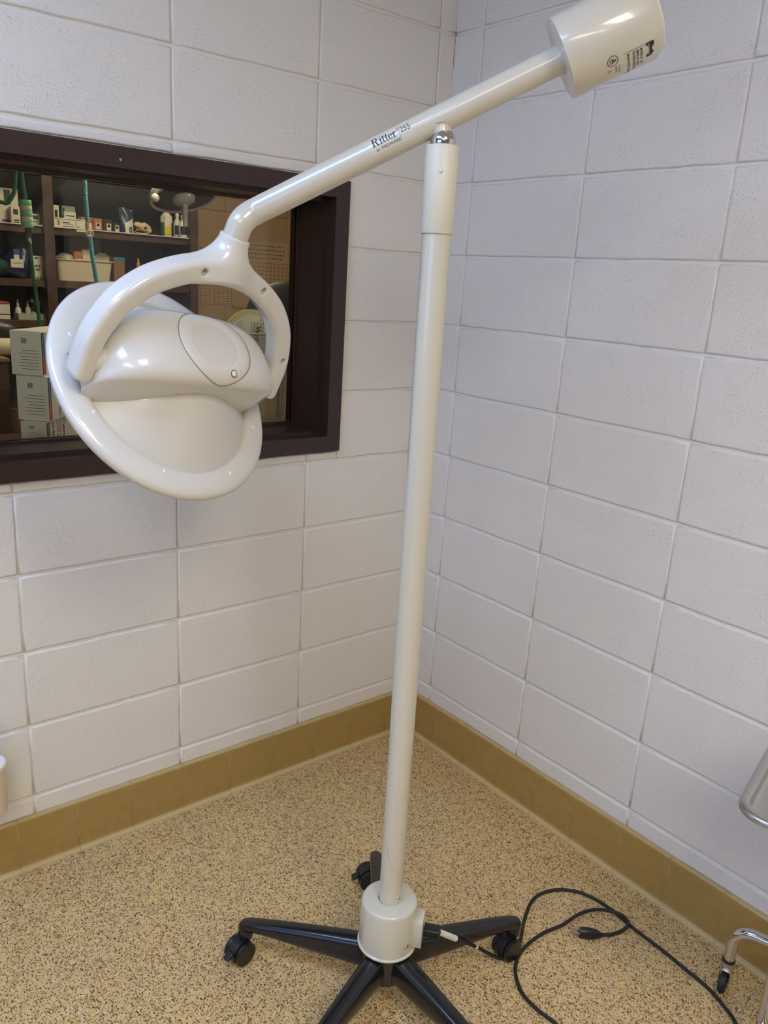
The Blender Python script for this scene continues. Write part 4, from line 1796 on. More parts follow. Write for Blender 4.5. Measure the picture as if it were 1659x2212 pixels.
def fbox(name, label, cat, u0, u1, vt, y, zb, dp, m, group=None, rot=0.0, bevel=0.002, kids=None, asthing=False, label_print=None):
    """box standing on zb whose front spans u0..u1 and whose top front edge is at vt"""
    xa, xb = fx(u0, vt + 20, y), fx(u1, vt + 20, y)
    zt = fz((u0 + u1) / 2, vt, y)
    cx = (xa + xb) / 2
    me = box_me(cx, y + dp / 2, (zb + zt) / 2, xb - xa, dp, zt - zb, bevel, 1)
    if label_print is None:
        o = link(name, me, m)
        return tag(o, label, cat, group), (xa, xb, zb, zt)
    t = thing(name, label, cat, (cx, y + dp / 2, zb), 0, group)
    body = link('box', me, m, t)
    for (a, b, c, d, mm) in label_print:      # fractions of the front face
        x0, x1 = xa + (xb - xa) * a, xa + (xb - xa) * b
        z0, z1 = zb + (zt - zb) * c, zb + (zt - zb) * d
        link('print', box_me((x0 + x1) / 2, y - 0.0006, (z0 + z1) / 2, x1 - x0, 0.001, z1 - z0), mm, t)
    return t, (xa, xb, zb, zt)


def flathe(name, label, cat, u, y, zb, prof, m, group=None, parts=()):
    """turned object: prof in metres (r, h)"""
    x = fx(u, 500, y)
    if not parts:
        o = link(name, lathe_me(prof, 24, (x, y, zb)), m, None, 40)
        return tag(o, label, cat, group)
    t = thing(name, label, cat, (x, y, zb), 0, group)
    link('body', lathe_me(prof, 24, (x, y, zb)), m, t, 40)
    for (nm, pr, mm) in parts:
        link(nm, lathe_me(pr, 24, (x, y, zb)), mm, t, 40)
    return t


# --- left bay, upper shelf
YS = SY + 0.05
g = 'cartons on the upper left shelf'
fbox('carton', 'large white carton on the upper left shelf with dark and checked print', 'box', -30, 39, 405, YS + 0.06, Z1s, 0.16, M['white_paper'],
     label_print=[(0.55, 0.75, 0.55, 0.95, M['ink']), (0.45, 0.95, 0.05, 0.12, M['blue_print'])], group=g)
fbox('carton', 'white carton in front of the large carton with a small black emblem', 'box', 24, 44, 446, YS + 0.02, Z1s, 0.03, M['white_paper'],
     label_print=[(0.25, 0.75, 0.55, 0.85, M['ink']), (0.25, 0.85, 0.2, 0.26, M['ink']), (0.25, 0.85, 0.1, 0.14, M['ink'])], group=g)
fbox('carton', 'grey white carton with a blue label right of the green hose', 'box', 68, 91, 462, YS, Z1s, 0.10, M['white_paper'],
     label_print=[(0.1, 0.65, 0.55, 0.85, M['blue_print']), (0.1, 0.5, 0.3, 0.35, M['ink'])], group=g)
# --- left bay, middle shelf
g = 'small cartons on the middle left shelf'
fbox('carton', 'small white carton with green mark, upper one of two beside the upright', 'box', 72, 93, 553, YS, 1.511, 0.07, M['white_paper'],
     label_print=[(0.15, 0.55, 0.75, 0.9, M['green_hose']), (0.2, 0.4, 0.08, 0.2, M['ink']), (0.5, 0.7, 0.08, 0.2, M['ink'])], group=g)
fbox('carton', 'small white carton with green mark, lower one of two beside the upright', 'box', 75, 97, 578, YS, Z2s, 0.07, M['white_paper'],
     label_print=[(0.15, 0.55, 0.75, 0.9, M['green_hose']), (0.2, 0.4, 0.08, 0.2, M['ink']), (0.5, 0.7, 0.08, 0.2, M['ink'])], group=g)


def lump(name, label, cat, c, r, m, seed, group=None, squash=(1, 1, 1)):
    rnd = random.Random(seed)
    bm = bmesh.new()
    bmesh.ops.create_icosphere(bm, subdivisions=3, radius=1.0)
    ph = [rnd.uniform(0, 6) for _ in range(6)]
    for v in bm.verts:
        d = v.co.normalized()
        k = 1 + 0.13 * math.sin(4 * d.x + ph[0]) + 0.10 * math.sin(6 * d.y + ph[1]) + 0.09 * math.sin(7 * d.z + ph[2] + 3 * d.x)
        v.co = Vector((d.x * r * squash[0], d.y * r * squash[1], max(d.z, -0.75) * r * squash[2])) * k
        v.co += Vector(c)
    o = link(name, from_bm(bm), m, None, 60)
    return tag(o, label, cat, group)


c = at_y(45, 575, YS + 0.10)
lump('blue_bag', 'dark blue plastic bag slumped on the middle left shelf', 'bag', (c.x, YS + 0.10, Z2s + 0.070), 0.075, M['navy'], 3, None, (1.0, 0.8, 1.0))
c = at_y(5, 585, YS + 0.08)
lump('green_bag', 'dull green packet at the left end of the middle left shelf', 'bag', (c.x - 0.03, YS + 0.06, Z2s + 0.042), 0.045, mat('dull green film', (0.02, 0.07, 0.055), 0.25, bump=0.8, bscale=50), 9, None, (1.3, 0.8, 0.9))
fbox('packet', 'blue and white packet lying on the dark blue bag', 'packet', 29, 43, 538, YS + 0.01, 1.535, 0.012, M['blue_print'], label_print=[(0.1, 0.9, 0.1, 0.5, M['white_paper'])])
fbox('packet', 'white label packet in front of the dark blue bag', 'packet', 24, 52, 560, YS - 0.01, 1.503, 0.012, M['white_paper'], label_print=[(0.2, 0.8, 0.55, 0.6, M['ink'])])
# --- left bay, lower shelf
fbox('carton', 'low white carton with a red lid edge on the lower left shelf', 'box', -20, 22, 652, YS, Z3s, 0.12, M['white_paper'],
     label_print=[(0, 1, 0.88, 1.0, M['red']), (0, 1, 0.28, 0.32, M['ink'])])
BOT = [(0.0, 0), (0.017, 0), (0.018, 0.004), (0.018, 0.050), (0.012, 0.060), (0.0075, 0.064), (0.0075, 0.072), (0.0, 0.072)]


def bottle(label, u, y, zb, s, sh, m, capm=None, nozzle=True, group=None, labelm=None, name='bottle'):
    x = fx(u, 500, y)
    t = thing(name, label, 'bottle', (x, y, zb), 0, group)
    link('body', lathe_me([(r * s, h * sh) for r, h in BOT], 20, (x, y, zb)), m, t, 40)
    capm = capm or m
    if nozzle:
        link('nozzle', lathe_me([(0.009 * s, 0.070 * sh), (0.009 * s, 0.080 * sh), (0.0045 * s, 0.084 * sh), (0.0035 * s, 0.100 * sh), (0.0, 0.101 * sh)], 16, (x, y, zb)), capm, t, 40)
    else:
        link('cap', lathe_me([(0.010 * s, 0.066 * sh), (0.010 * s, 0.084 * sh), (0.0, 0.085 * sh)], 16, (x, y, zb)), capm, t, 40)
    if labelm:
        verts, faces = [], []
        for i in range(9):
            a = -PI * 0.85 + PI * 0.7 * i / 8
            for hh in (0.012, 0.042):
                verts.append((x + 0.0184 * s * math.cos(a), y + 0.0184 * s * math.sin(a), zb + hh * sh))
        for i in range(8):
            faces.append((i * 2, i * 2 + 2, i * 2 + 3, i * 2 + 1))
        link('label', pydata(verts, faces), labelm, t, 60)
    return t


g = 'small bottles on the lower left shelf'
bottle('small white spray bottle right of the red topped carton', 28, YS + 0.05, Z3s, 0.75, 0.86, M['white_plastic_far'], group=g)
bottle('small white spray bottle standing in the clear tray', 50, YS + 0.07, Z3s + 0.01, 0.70, 0.72, M['white_plastic_far'], group=g)
bottle('small black bottle with a pale cap on the lower left shelf', 60, YS + 0.09, Z3s + 0.01, 0.8, 0.95, M['black'], M['white_plastic_far'], False, group=g)
bottle('tall white bottle with a black emblem behind the green hose', 72, YS + 0.08, Z3s + 0.01, 0.9, 1.25, M['white_plastic_far'], None, True, g, M['ink'])
# clear tray with small tubes
tx0, tx1 = fx(40, 680, YS), fx(102, 680, YS)
tr_ = thing('supply_tray', 'clear plastic tray of small tubes on the lower left shelf', 'tray', ((tx0 + tx1) / 2, YS + 0.04, Z3s))
bm = bmesh.new()
cxm = (tx0 + tx1) / 2
for (a, b, c2, d, e_, f2) in ((cxm, YS + 0.04, Z3s + 0.002, tx1 - tx0, 0.08, 0.003), (cxm, YS, Z3s + 0.014, tx1 - tx0, 0.002, 0.028), (cxm, YS + 0.08, Z3s + 0.014, tx1 - tx0, 0.002, 0.028),
                              (tx0, YS + 0.04, Z3s + 0.014, 0.002, 0.08, 0.028), (tx1, YS + 0.04, Z3s + 0.014, 0.002, 0.08, 0.028)):
    bm_box(bm, a, b, c2, d, e_, f2)
link('tray_shell', from_bm(bm), M['clear'], tr_)
rnd = random.Random(5)
for i in range(6):
    px = tx0 + 0.02 + (tx1 - tx0 - 0.04) * rnd.random()
    dx_ = rnd.uniform(-0.03, 0.03)
    tag(link('tube', sweep_me([(px, YS + 0.015 + i * 0.008, Z3s + 0.008 + 0.003 * i), (px + dx_, YS + 0.03 + i * 0.006, Z3s + 0.022 + 0.002 * i)], 0.0042, 8), M['cream'], None, 60),
        'small cream tube lying in the clear tray on the lower left shelf', 'tube', 'tubes in the clear tray')

# --- right bay, upper shelf
tt, (xa, xb, zb, zt) = fbox('parts_bin', 'cream storage bin with printed front panel on the upper right shelf', 'bin', 117, 186, 472, YS - 0.02, Z1s, 0.10, M['white_paper'],
                            label_print=[(0.04, 0.92, 0.86, 0.89, M['shelf_back']), (0.28, 0.50, 0.52, 0.60, M['ink']), (0.28, 0.62, 0.40, 0.43, M['ink']), (0.28, 0.46, 0.16, 0.22, M['ink']), (0.48, 0.63, 0.16, 0.22, M['ink']), (0.68, 0.80, 0.18, 0.24, M['ink'])])
for (tx, fxx, fzz, s) in (('S', 0.10, 0.30, 0.026), ('J', 0.68, 0.42, 0.016)):
    ox, oz = xa + (xb - xa) * fxx, zb + (zt - zb) * fzz
    link('print', text_me(tx, s, lambda x, y, ox=ox, oz=oz: (ox + x, YS - 0.0212, oz + y), bold=0.0003), M['ink'], tt)
g = 'small cartons behind the parts bin'
fbox('carton', 'narrow white carton standing behind the parts bin next to the upright', 'box', 116, 128, 443, YS + 0.09, Z1s, 0.05, M['white_paper'],
     label_print=[(0.2, 0.7, 0.4, 0.8, M['shelf_back'])], group=g)
fbox('carton', 'pale green carton standing behind the parts bin', 'box', 134, 163, 445, YS + 0.13, Z1s, 0.05, M['green_card'],
     label_print=[(0.05, 0.2, 0.1, 0.9, M['green_hose'])], group=g)
fbox('carton', 'cream card with a drawn border in front of the pale green carton', 'box', 139, 165, 458, YS + 0.09, Z1s, 0.02, M['white_paper'],
     label_print=[(0.15, 0.85, 0.75, 0.80, M['shelf_back'])], group=g)
g = 'animal medicine packs on the upper right shelf'
fbox('medicine_box', 'copper coloured medicine box behind the blue hose', 'box', 176, 202, 469, YS + 0.02, Z1s, 0.05, M['orange'], label_print=[(0.6, 0.95, 0.12, 0.55, M['white_paper'])], group=g)
fbox('medicine_box', 'copper coloured medicine box with teal emblem right of the blue hose', 'box', 203, 221, 472, YS, Z1s, 0.05, M['orange'],
     label_print=[(0.25, 0.75, 0.15, 0.66, M['white_paper']), (0.35, 0.65, 0.36, 0.60, M['teal'])], group=g)
fbox('medicine_pouch', 'black pouch with a red emblem label', 'pouch', 222, 244, 474, YS, Z1s, 0.03, M['charcoal'], bevel=0.006,
     label_print=[(0.40, 0.82, 0.12, 0.66, M['white_paper']), (0.48, 0.74, 0.36, 0.60, M['red'])], group=g)
fbox('medicine_pouch', 'small dark pouch with a teal emblem label', 'pouch', 245, 258, 481, YS - 0.01, Z1s, 0.02, M['charcoal'], bevel=0.004,
     label_print=[(0.35, 0.95, 0.05, 0.72, M['white_paper']), (0.45, 0.85, 0.35, 0.65, M['teal'])], group=g)


def pouch(label, u0, u1, vt, y, zb, m, m2, seed=1):
    xa, xb = fx(u0, vt + 25, y), fx(u1, vt + 25, y)
    zt = fz((u0 + u1) / 2, vt, y)
    t = thing('feed_pouch', label, 'pouch', ((xa + xb) / 2, y, zb))
    n, mrows = 14, 14

    def P(i, j, sgn_, off=0.0):
        f, h = i / n, j / mrows
        x = xa + (xb - xa) * f
        bul = 0.030 * (1 - h) ** 0.6 * math.sin(PI * f) ** 0.6 + 0.003
        crk = 0.0025 * math.sin(9 * f + 7 * h + seed) * (0.3 + h)
        z = zb + (zt - zb) * h + (0.006 * math.sin(3 * f + seed) if j == mrows else 0)
        return (x, y + 0.03 - sgn_ * (bul + off) + crk, z)
    verts, faces = [], []
    for sg in (1, -1):
        for j in range(mrows + 1):
            for i in range(n + 1):
                verts.append(P(i, j, sg))
    W = n + 1
    o2 = W * (mrows + 1)
    for j in range(mrows):
        for i in range(n):
            faces.append((j * W + i, j * W + i + 1, (j + 1) * W + i + 1, (j + 1) * W + i))
            faces.append((o2 + j * W + i, o2 + (j + 1) * W + i, o2 + (j + 1) * W + i + 1, o2 + j * W + i + 1))
    link('bag', pydata(verts, faces), m, t, 60)
    # lighter printed lower panel with a slanting top edge
    verts, faces = [], []
    for i in range(n + 1):
        hmax = 0.30 + 0.36 * (i / n)
        for jj in range(7):
            verts.append(P(i, mrows * hmax * jj / 6, 1, 0.0008))
    for i in range(n):
        if i / n < 0.22:
            continue
        for jj in range(6):
            faces.append((i * 7 + jj, (i + 1) * 7 + jj, (i + 1) * 7 + jj + 1, i * 7 + jj + 1))
    link('print', pydata(verts, faces), m2, t, 60)
    verts, faces = [], []
    for i in range(8):
        a = 2 * PI * i / 8
        q = P(9.5 + 2.0 * math.cos(a), mrows * 0.16 + 1.9 * math.sin(a), 1, 0.0016)
        verts.append(q)
    faces.append(tuple(range(8)))
    link('print', pydata(verts, faces), M['ink'], t)
    return t


pouch('large blue foil pouch with a cream printed lower panel', 262, 292, 451, YS, Z1s, M['navy'], M['white_paper'])


def skull():
    x0, x1 = fx(293, 492, YS), fx(331, 492, YS)
    L = x1 - x0
    t = thing('animal_skull', 'small yellowed animal skull with teeth on the upper right shelf', 'skull', (x0 + L / 2, YS + 0.01, Z1s))
    y = YS + 0.015
    k_ = L
    # cranium and snout by a lofted section
    st = [(0.02, 0.20, 0.16, 0.45), (0.12, 0.24, 0.22, 0.50), (0.25, 0.25, 0.20, 0.50), (0.40, 0.30, 0.24, 0.42), (0.52, 0.40, 0.26, 0.42), (0.68, 0.36, 0.26, 0.36),
          (0.84, 0.28, 0.20, 0.26), (0.96, 0.12, 0.10, 0.20)]
    pts = [(x0 + a * k_, y, Z1s + h * k_ * 1.0) for a, b, c_, h in st]
    link('cranium', sweep_me(smooth_path(pts, 3), [v for v in np.interp(np.linspace(0, len(st) - 1, (len(st) - 1) * 3 + 1), range(len(st)), [b * k_ * 0.62 for a, b, c_, h in st])], 14,
                             flat=(0.85, 1.0)), M['bone'], t, 180)
    jaw = [(0.0, 0.12), (0.2, 0.08), (0.45, 0.07), (0.7, 0.10), (0.82, 0.22)]
    for s in (-1, 1):
        link('jaw', sweep_me(smooth_path([(x0 + a * k_, y + s * (0.05 + 0.10 * a) * k_, Z1s + (h) * k_) for a, h in jaw], 3), 0.045 * k_, 8, flat=(1.2, 0.7)), M['bone'], t, 180)
    link('cheek_arch', sweep_me(smooth_path([(x0 + 0.42 * k_, y - 0.13 * k_, Z1s + 0.28 * k_), (x0 + 0.56 * k_, y - 0.22 * k_, Z1s + 0.24 * k_), (x0 + 0.72 * k_, y - 0.2 * k_, Z1s + 0.22 * k_)], 3),
                                0.035 * k_, 8), M['bone'], t, 180)
    link('eye_socket', lathe_me([(0.0, 0), (0.07 * k_, 0.0), (0.06 * k_, 0.012), (0.0, 0.012)], 14, (x0 + 0.53 * k_, y - 0.17 * k_, Z1s + 0.36 * k_), (0, -1, 0.1)), M['ink'], t)
    link('nasal_opening', lathe_me([(0.0, 0), (0.05 * k_, 0.0), (0.04 * k_, 0.012), (0.0, 0.012)], 12, (x0 + 0.06 * k_, y - 0.05 * k_, Z1s + 0.40 * k_), (-0.4, -1, 0)), M['ink'], t)
    bm = bmesh.new()
    for i in range(9):
        xx = x0 + (0.05 + 0.055 * i) * k_
        hh = 0.10 if i in (1,) else 0.055
        bmesh.ops.create_cone(bm, cap_ends=True, segments=5, radius1=0.002 * (1.5 if i == 1 else 1), radius2=0.0003, depth=hh * k_,
                              matrix=Matrix.Translation((xx, y - 0.095 * k_, Z1s + 0.24 * k_)) @ Matrix.Rotation(PI, 4, 'X'))
    teeth = link('teeth', from_bm(bm), M['white_paper'], t)


skull()
# bottle with teal liquid and yellow label
x = fx(361, 480, YS + 0.02)
yb = YS + 0.03
t = thing('spray_bottle', 'clear flask shaped bottle of teal liquid with a white and yellow label', 'bottle', (x, yb, Z1s))
Rb = (fx(373, 480, yb) - fx(349, 480, yb)) / 2
zs = fz(361, 462, yb) - Z1s
zt2 = fz(361, 442, yb) - Z1s
link('body', lathe_me([(0, 0), (Rb * 0.95, 0), (Rb, 0.004), (Rb, zs * 0.86), (Rb * 0.6, zs), (Rb * 0.42, zs * 1.04), (Rb * 0.42, zt2 * 0.93), (0, zt2 * 0.93)], 24, (x, yb, Z1s)), M['white_plastic_far'], t, 40)
link('liquid_fill', lathe_me([(0, 0.001), (Rb * 0.96, 0.001), (Rb * 1.01, 0.005), (Rb * 1.01, zs * 0.62), (0, zs * 0.62)], 24, (x, yb, Z1s)), M['liquid'], t, 40)
link('cap', lathe_me([(Rb * 0.45, zt2 * 0.9), (Rb * 0.45, zt2), (0, zt2)], 16, (x, yb, Z1s)), M['white_plastic_far'], t, 40)
for (za, zb2, mm) in ((0.10, 0.46, M['yellow']), (0.46, 0.92, M['white_paper']), (0.05, 0.12, M['white_paper'])):
    link('label', box_me(x - Rb * 0.2, yb - Rb * 1.0, Z1s + zs * (za + zb2) / 2, Rb * 1.15, 0.004, zs * (zb2 - za)), mm, t)
g = 'white squeeze bottles at the right end of the upper shelf'
bottle('white squeeze bottle with twisted nozzle beside the teal liquid bottle', 383, YS + 0.06, Z1s, 1.05, 1.45, M['white_plastic_far'], None, True, g, M['ink'])
bottle('larger white squeeze bottle with black label next to the right upright', 396, YS + 0.01, Z1s, 1.30, 1.35, M['white_plastic_far'], None, True, g, M['ink'])

# --- right bay, middle shelf: white tub with contents
xa, xb = fx(121, 580, YS - 0.02), fx(248, 580, YS - 0.02)
zt = fz(185, 562, YS - 0.02)
t = thing('dish_tub', 'white plastic dish tub full of packets on the middle right shelf', 'tub', ((xa + xb) / 2, YS + 0.06, Z2s))
cx, cy, dpt = (xa + xb) / 2, YS + 0.07, 0.18
hw = (xb - xa) / 2


def tubring(hw_, hd, z, r=0.02, n=4):
    out = []
    for (sx, sy, st_) in ((1, 1, 0), (-1, 1, 1), (-1, -1, 2), (1, -1, 3)):
        for i in range(n + 1):
            a = PI / 2 * (st_ + i / n)
            out.append((cx + sx * (hw_ - r) + r * math.cos(a), cy + sy * (hd - r) + r * math.sin(a), z))
    return out


lo_ = [tubring(hw * 0.88, 0.075, Z2s), tubring(hw * 0.95, 0.088, zt - 0.006), tubring(hw, 0.094, zt - 0.004), tubring(hw, 0.094, zt), tubring(hw * 0.94, 0.084, zt),
       tubring(hw * 0.87, 0.072, Z2s + 0.004)]
verts = [p for lp in lo_ for p in lp]
nl = len(lo_[0])
faces = [tuple(range(nl))[::-1]]
for i in range(len(lo_) - 1):
    for k_ in range(nl):
        j = (k_ + 1) % nl
        faces.append((i * nl + k_, i * nl + j, (i + 1) * nl + j, (i + 1) * nl + k_))
faces.append(tuple((len(lo_) - 1) * nl + k_ for k_ in range(nl)))
bm = bmesh.new()
vv = [bm.verts.new(v) for v in verts]
for f in faces:
    bm.faces.new([vv[i] for i in f])
link('tub_shell', from_bm(bm), M['cream'], t, 40)
fbox('medicine_box', 'small orange carton poking out of the white tub', 'box', 160, 180, 543, YS + 0.03, zt - 0.03, 0.03, M['orange'],
     label_print=[(0.25, 0.9, 0.25, 0.5, M['white_paper'])])
fbox('packet', 'white packet in the tub behind the blue hose', 'packet', 178, 198, 539, YS + 0.05, zt - 0.03, 0.02, M['white_paper'], label_print=[(0.2, 0.8, 0.3, 0.34, M['red'])])
fbox('cardboard', 'beige cardboard sheet leaning behind the white tub', 'card', 150, 219, 513, YS + 0.19, Z2s, 0.004, mat('beige card', (0.30, 0.23, 0.16), 0.8), label_print=[(0.02, 0.98, 0.97, 0.99, M['brown_card'])])
c = at_y(143, 557, YS + 0.06)
lump('clear_bag', 'crumpled clear bag in the left end of the white tub', 'bag', (c.x, YS + 0.07, zt + 0.002), 0.040, M['clear'], 4, None, (1.3, 0.9, 0.55))
c = at_y(222, 562, YS + 0.07)
rg = [(c.x + 0.040 * math.cos(a), YS + 0.07 + 0.012 * math.sin(a), zt + 0.003 + 0.036 * math.sin(a)) for a in [2 * PI * i / 32 for i in range(33)]]
t = thing('metal_bowl', 'round steel bowl standing on edge in the white tub', 'bowl', (c.x, YS + 0.07, zt))
link('ring', sweep_me(rg, 0.0022, 8, caps=False), M['chrome'], t, 180)
link('bowl_face', lathe_me([(0.0, 0.008), (0.025, 0.006), (0.038, 0.0)], 28, (c.x, YS + 0.072, zt + 0.003), (0, 1, -0.3)), M['cream'], t, 60)
fbox('jar_box', 'tall brown box with a teal lid right of the white tub', 'box', 246, 270, 556, YS + 0.02, Z2s, 0.08, M['brown_card'], label_print=[(0, 1, 0.88, 1.0, M['teal'])])
g = 'bottles on the middle right shelf'
bottle('orange bottle with a narrow neck on the middle right shelf', 297, YS + 0.03, Z2s, 1.0, 1.20, M['orange_liquid'], M['orange_liquid'], True, g, M['orange'])
bottle('small white jar behind the orange bottle', 311, YS + 0.09, Z2s, 0.9, 0.9, M['white_plastic_far'], None, False, g)
bottle('dark clear bottle left of the orange bottle', 280, YS + 0.08, Z2s, 1.1, 0.8, M['shelf_back'], None, False, g)
bottle('white bottle with a dark red cap behind the yoke', 334, YS + 0.06, Z2s, 1.1, 1.2, M['shelf_back'], M['red'], False, g)
bottle('grey jar with a brown lid behind the yoke', 357, YS + 0.06, Z2s, 1.1, 1.1, M['shelf_back'], M['brown_card'], False, g)

# counter under the window, on the treatment room side ------------------------------------
CT = 1.035
cab = thing('counter', 'dark brown counter beneath the window on the treatment room side', 'counter', (-0.75, 0.42, 0))
link('worktop', box_me(-0.75, 0.42, CT - 0.02, 2.2, 0.42, 0.04, 0.003, 2), M['wood'], cab)
link('cabinet_body', box_me(-0.75, 0.43, CT / 2 - 0.02, 2.1, 0.38, CT - 0.04), M['wood'], cab)
# towel roll and tall dark cabinet at far left
cabl = thing('side_cabinet', 'dark brown side cabinet with a paler top edge at the far left beyond the glass', 'cabinet', (-1.50, 1.3, 0))
q = at_y(17, 774, 1.1)
link('cabinet_body', box_me(q.x - 0.40, 1.3, q.z / 2 - 0.01, 0.80, 0.40, q.z - 0.02), M['wood'], cabl)
link('top', box_me(q.x - 0.40, 1.3, q.z - 0.006, 0.81, 0.41, 0.012, 0.001, 1), M['brown_card'], cabl)
link('handle', box_me(q.x - 0.06, 1.095, q.z - 0.07, 0.012, 0.012, 0.02, 0.002, 1), M['chrome'], cabl)
q1, q2 = at_y(-60, 755, 1.2), at_y(30, 752, 1.2)
t = thing('towel_roll', 'rolled cream towel lying on the side cabinet', 'towel', ((q1.x + q2.x) / 2, 1.2, q.z))
tr_r = 0.030
link('roll', sweep_me([(q1.x, 1.2, q.z + tr_r), (q1.x + 0.01, 1.2, q.z + tr_r), (q2.x - 0.008, 1.2, q.z + tr_r), (q2.x, 1.2, q.z + tr_r)], [tr_r * 0.9, tr_r, tr_r, tr_r * 0.85], 20), M['towel'], t, 60)
lump('black_bundle', 'black bundle behind the rolled towel at the far left', 'bundle', (q2.x - 0.05, 1.36, q.z + 0.066), 0.07, M['charcoal'], 12, None, (1.4, 1, 1.0))

# glove cartons ---------------------------------------------------------------------------
ga = math.radians(38)                   # long faces turned towards the room's right
GD1 = Vector((math.cos(-ga * 0.15), math.sin(-ga * 0.15), 0))
gy = 0.40
cor = at_y(90, 716, gy)
ex = Vector((math.cos(math.radians(12)), math.sin(math.radians(12)), 0))      # along the right-hand (long) face
ey = Vector((-math.sin(math.radians(50)), math.cos(math.radians(50)), 0))
ey = Vector((-ex.y, ex.x, 0))
# left face recedes to the left-back
LF = Vector((-0.72, 0.69, 0)).normalized()
RF = Vector((0.69, 0.72, 0)).normalized()


def glove_box(base, w_, l_, h_, label, dark=False):
    """carton with its near vertical edge at base; w_ along LF, l_ along RF"""
    t = thing('glove_carton', label, 'box', tuple(base), 0, 'glove cartons stacked by the glass')
    b = Vector(base)
    vs = [b, b + RF * l_, b + RF * l_ + LF * w_, b + LF * w_]
    vs = vs + [v + Vector((0, 0, h_)) for v in vs]
    me = pydata(vs, [(3, 2, 1, 0), (4, 5, 6, 7), (0, 1, 5, 4), (1, 2, 6, 5), (2, 3, 7, 6), (3, 0, 4, 7)])
    bm = bmesh.new()
    bm.from_mesh(me)
    bmesh.ops.bevel(bm, geom=list(bm.edges), offset=0.0012, segments=1, affect='EDGES')
    bmesh.ops.recalc_face_normals(bm, faces=bm.faces)
    bm.to_mesh(me)
    bm.free()
    body = link('carton', me, M['glove_box'], t)
    nL, nR = -RF, -LF

    def onL(x, y):      # left face: x from the near edge going away, y up
        return b + LF * x + Vector((0, 0, y)) + nL * 0.0004

    def onR(x, y):
        return b + RF * x + Vector((0, 0, y)) + nR * 0.0004

    def quad(f, x0, x1, y0, y1, m):
        link('print', pydata([f(x0, y0), f(x1, y0), f(x1, y1), f(x0, y1)], [(0, 1, 2, 3)]), m, body)
    # coloured band on the right face: blue above, red below
    quad(onR, 0.002, 0.020, h_ * 0.40, h_ * 0.97, M['blue_print'])
    quad(onR, 0.002, 0.020, h_ * 0.03, h_ * 0.40, M['red'])
    # vertical lettering
    link('print', text_me('Powder Free Exam Gloves', 0.0095, lambda x, y: onR(0.0080 + y, h_ * 0.93 - x) + nR * 0.0004), M['glove_box'], body)
    link('print', text_me('Cypress', 0.021, lambda x, y: onR(0.098 + y, h_ * 0.95 - x), bold=0.0003), M['ink'], body)
    link('print', text_me('Powder Free', 0.012, lambda x, y: onR(0.078 + y, h_ * 0.95 - x), bold=0.0003), M['red'], body)
    link('print', text_me('LATEX Exam', 0.012, lambda x, y: onR(0.062 + y, h_ * 0.95 - x), bold=0.0003), M['red'], body)
    link('print', text_me('23-96', 0.018, lambda x, y: onR(0.034 + y, h_ * 0.95 - x), bold=0.0005), M['red'], body)
    link('print', text_me('Medium', 0.012, lambda x, y: onR(0.062 + y, h_ * 0.36 - x), bold=0.0002), M['ink'], body)
    # left face: bar code and lines of small text
    for i in range(7):
        x0 = w_ * 0.46 + i * 0.0024
        quad(onL, x0, x0 + (0.0015 if i % 3 else 0.0008), h_ * 0.72, h_ * 0.84, M['ink'])
    for i in range(7):
        quad(onL, w_ * 0.10, w_ * (0.62 + 0.2 * ((i * 37) % 10) / 10), h_ * (0.56 - 0.07 * i), h_ * (0.57 - 0.07 * i), M['shelf_back'])
    return t


H1 = (at_y(90, 716, gy) - at_y(97, 812, gy)).z
b1 = at_y(92, 813, gy)
H2 = (at_y(97, 815, gy) - at_y(107, 912, gy)).z
glove_box(b1, 0.088, 0.23, H1, 'white glove carton with a blue and red band, topmost of the stack by the glass')
b2 = b1 + Vector((0.010, -0.004, -H2 - 0.001))
glove_box(b2, 0.090, 0.23, H2, 'white glove carton with a blue and red band, middle of the stack by the glass')
b3 = Vector((b2.x - 0.012, b2.y - 0.008, CT + 0.001))
glove_box(b3, 0.075, 0.23, b2.z - CT - 0.002, 'white glove carton, bottom of the stack by the glass with Cypress in black letters')

# wheel chart in a mesh holder -------------------------------------------------------------
wy = 0.42
wc = at_y(541, 742, wy)
WR = (at_y(541, 742, wy) - at_y(541, 668, wy)).length
t = thing('chart_wheel', 'round white paper chart wheel with a yellow rim standing in a mesh holder', 'chart', (wc.x, wy, wc.z - WR))
link('disc', lathe_me([(0.0, 0.0), (WR, 0.0), (WR, 0.002), (0.0, 0.002)], 64, (wc.x, wy + 0.002, wc.z), (0, -1, 0)), mat('pale yellow card', (0.62, 0.55, 0.25), 0.6), t, 40)
link('inner_disc', lathe_me([(0.0, 0.0), (WR * 0.84, 0.0), (WR * 0.84, 0.0015), (0.0, 0.0015)], 64, (wc.x, wy - 0.0002, wc.z), (0, -1, 0)), M['white_plastic_far'], t, 40)
bm = bmesh.new()
for i in range(40):
    a = 2 * PI * i / 40
    p = Vector((wc.x + WR * 0.92 * math.cos(a), wy - 0.0007, wc.z + WR * 0.92 * math.sin(a)))
    bm_box(bm, p.x, p.y, p.z, 0.003, 0.0006, 0.0015)
for i in range(9):
    bm_box(bm, wc.x + WR * (0.02 + 0.05 * i), wy - 0.0022, wc.z + WR * (0.40 + 0.02 * (i % 3)), 0.0012, 0.0006, WR * 0.42)
link('print', from_bm(bm), M['ink'], t)
fw = lambda x, y: (wc.x + WR * 0.19 + y - x * 0.20, wy - 0.0025, wc.z + WR * 0.52 - x - y * 0.20)
link('print', text_me('WHEEL OF VOMIT', 0.023, fw, bold=0.0008), M['ink'], t)
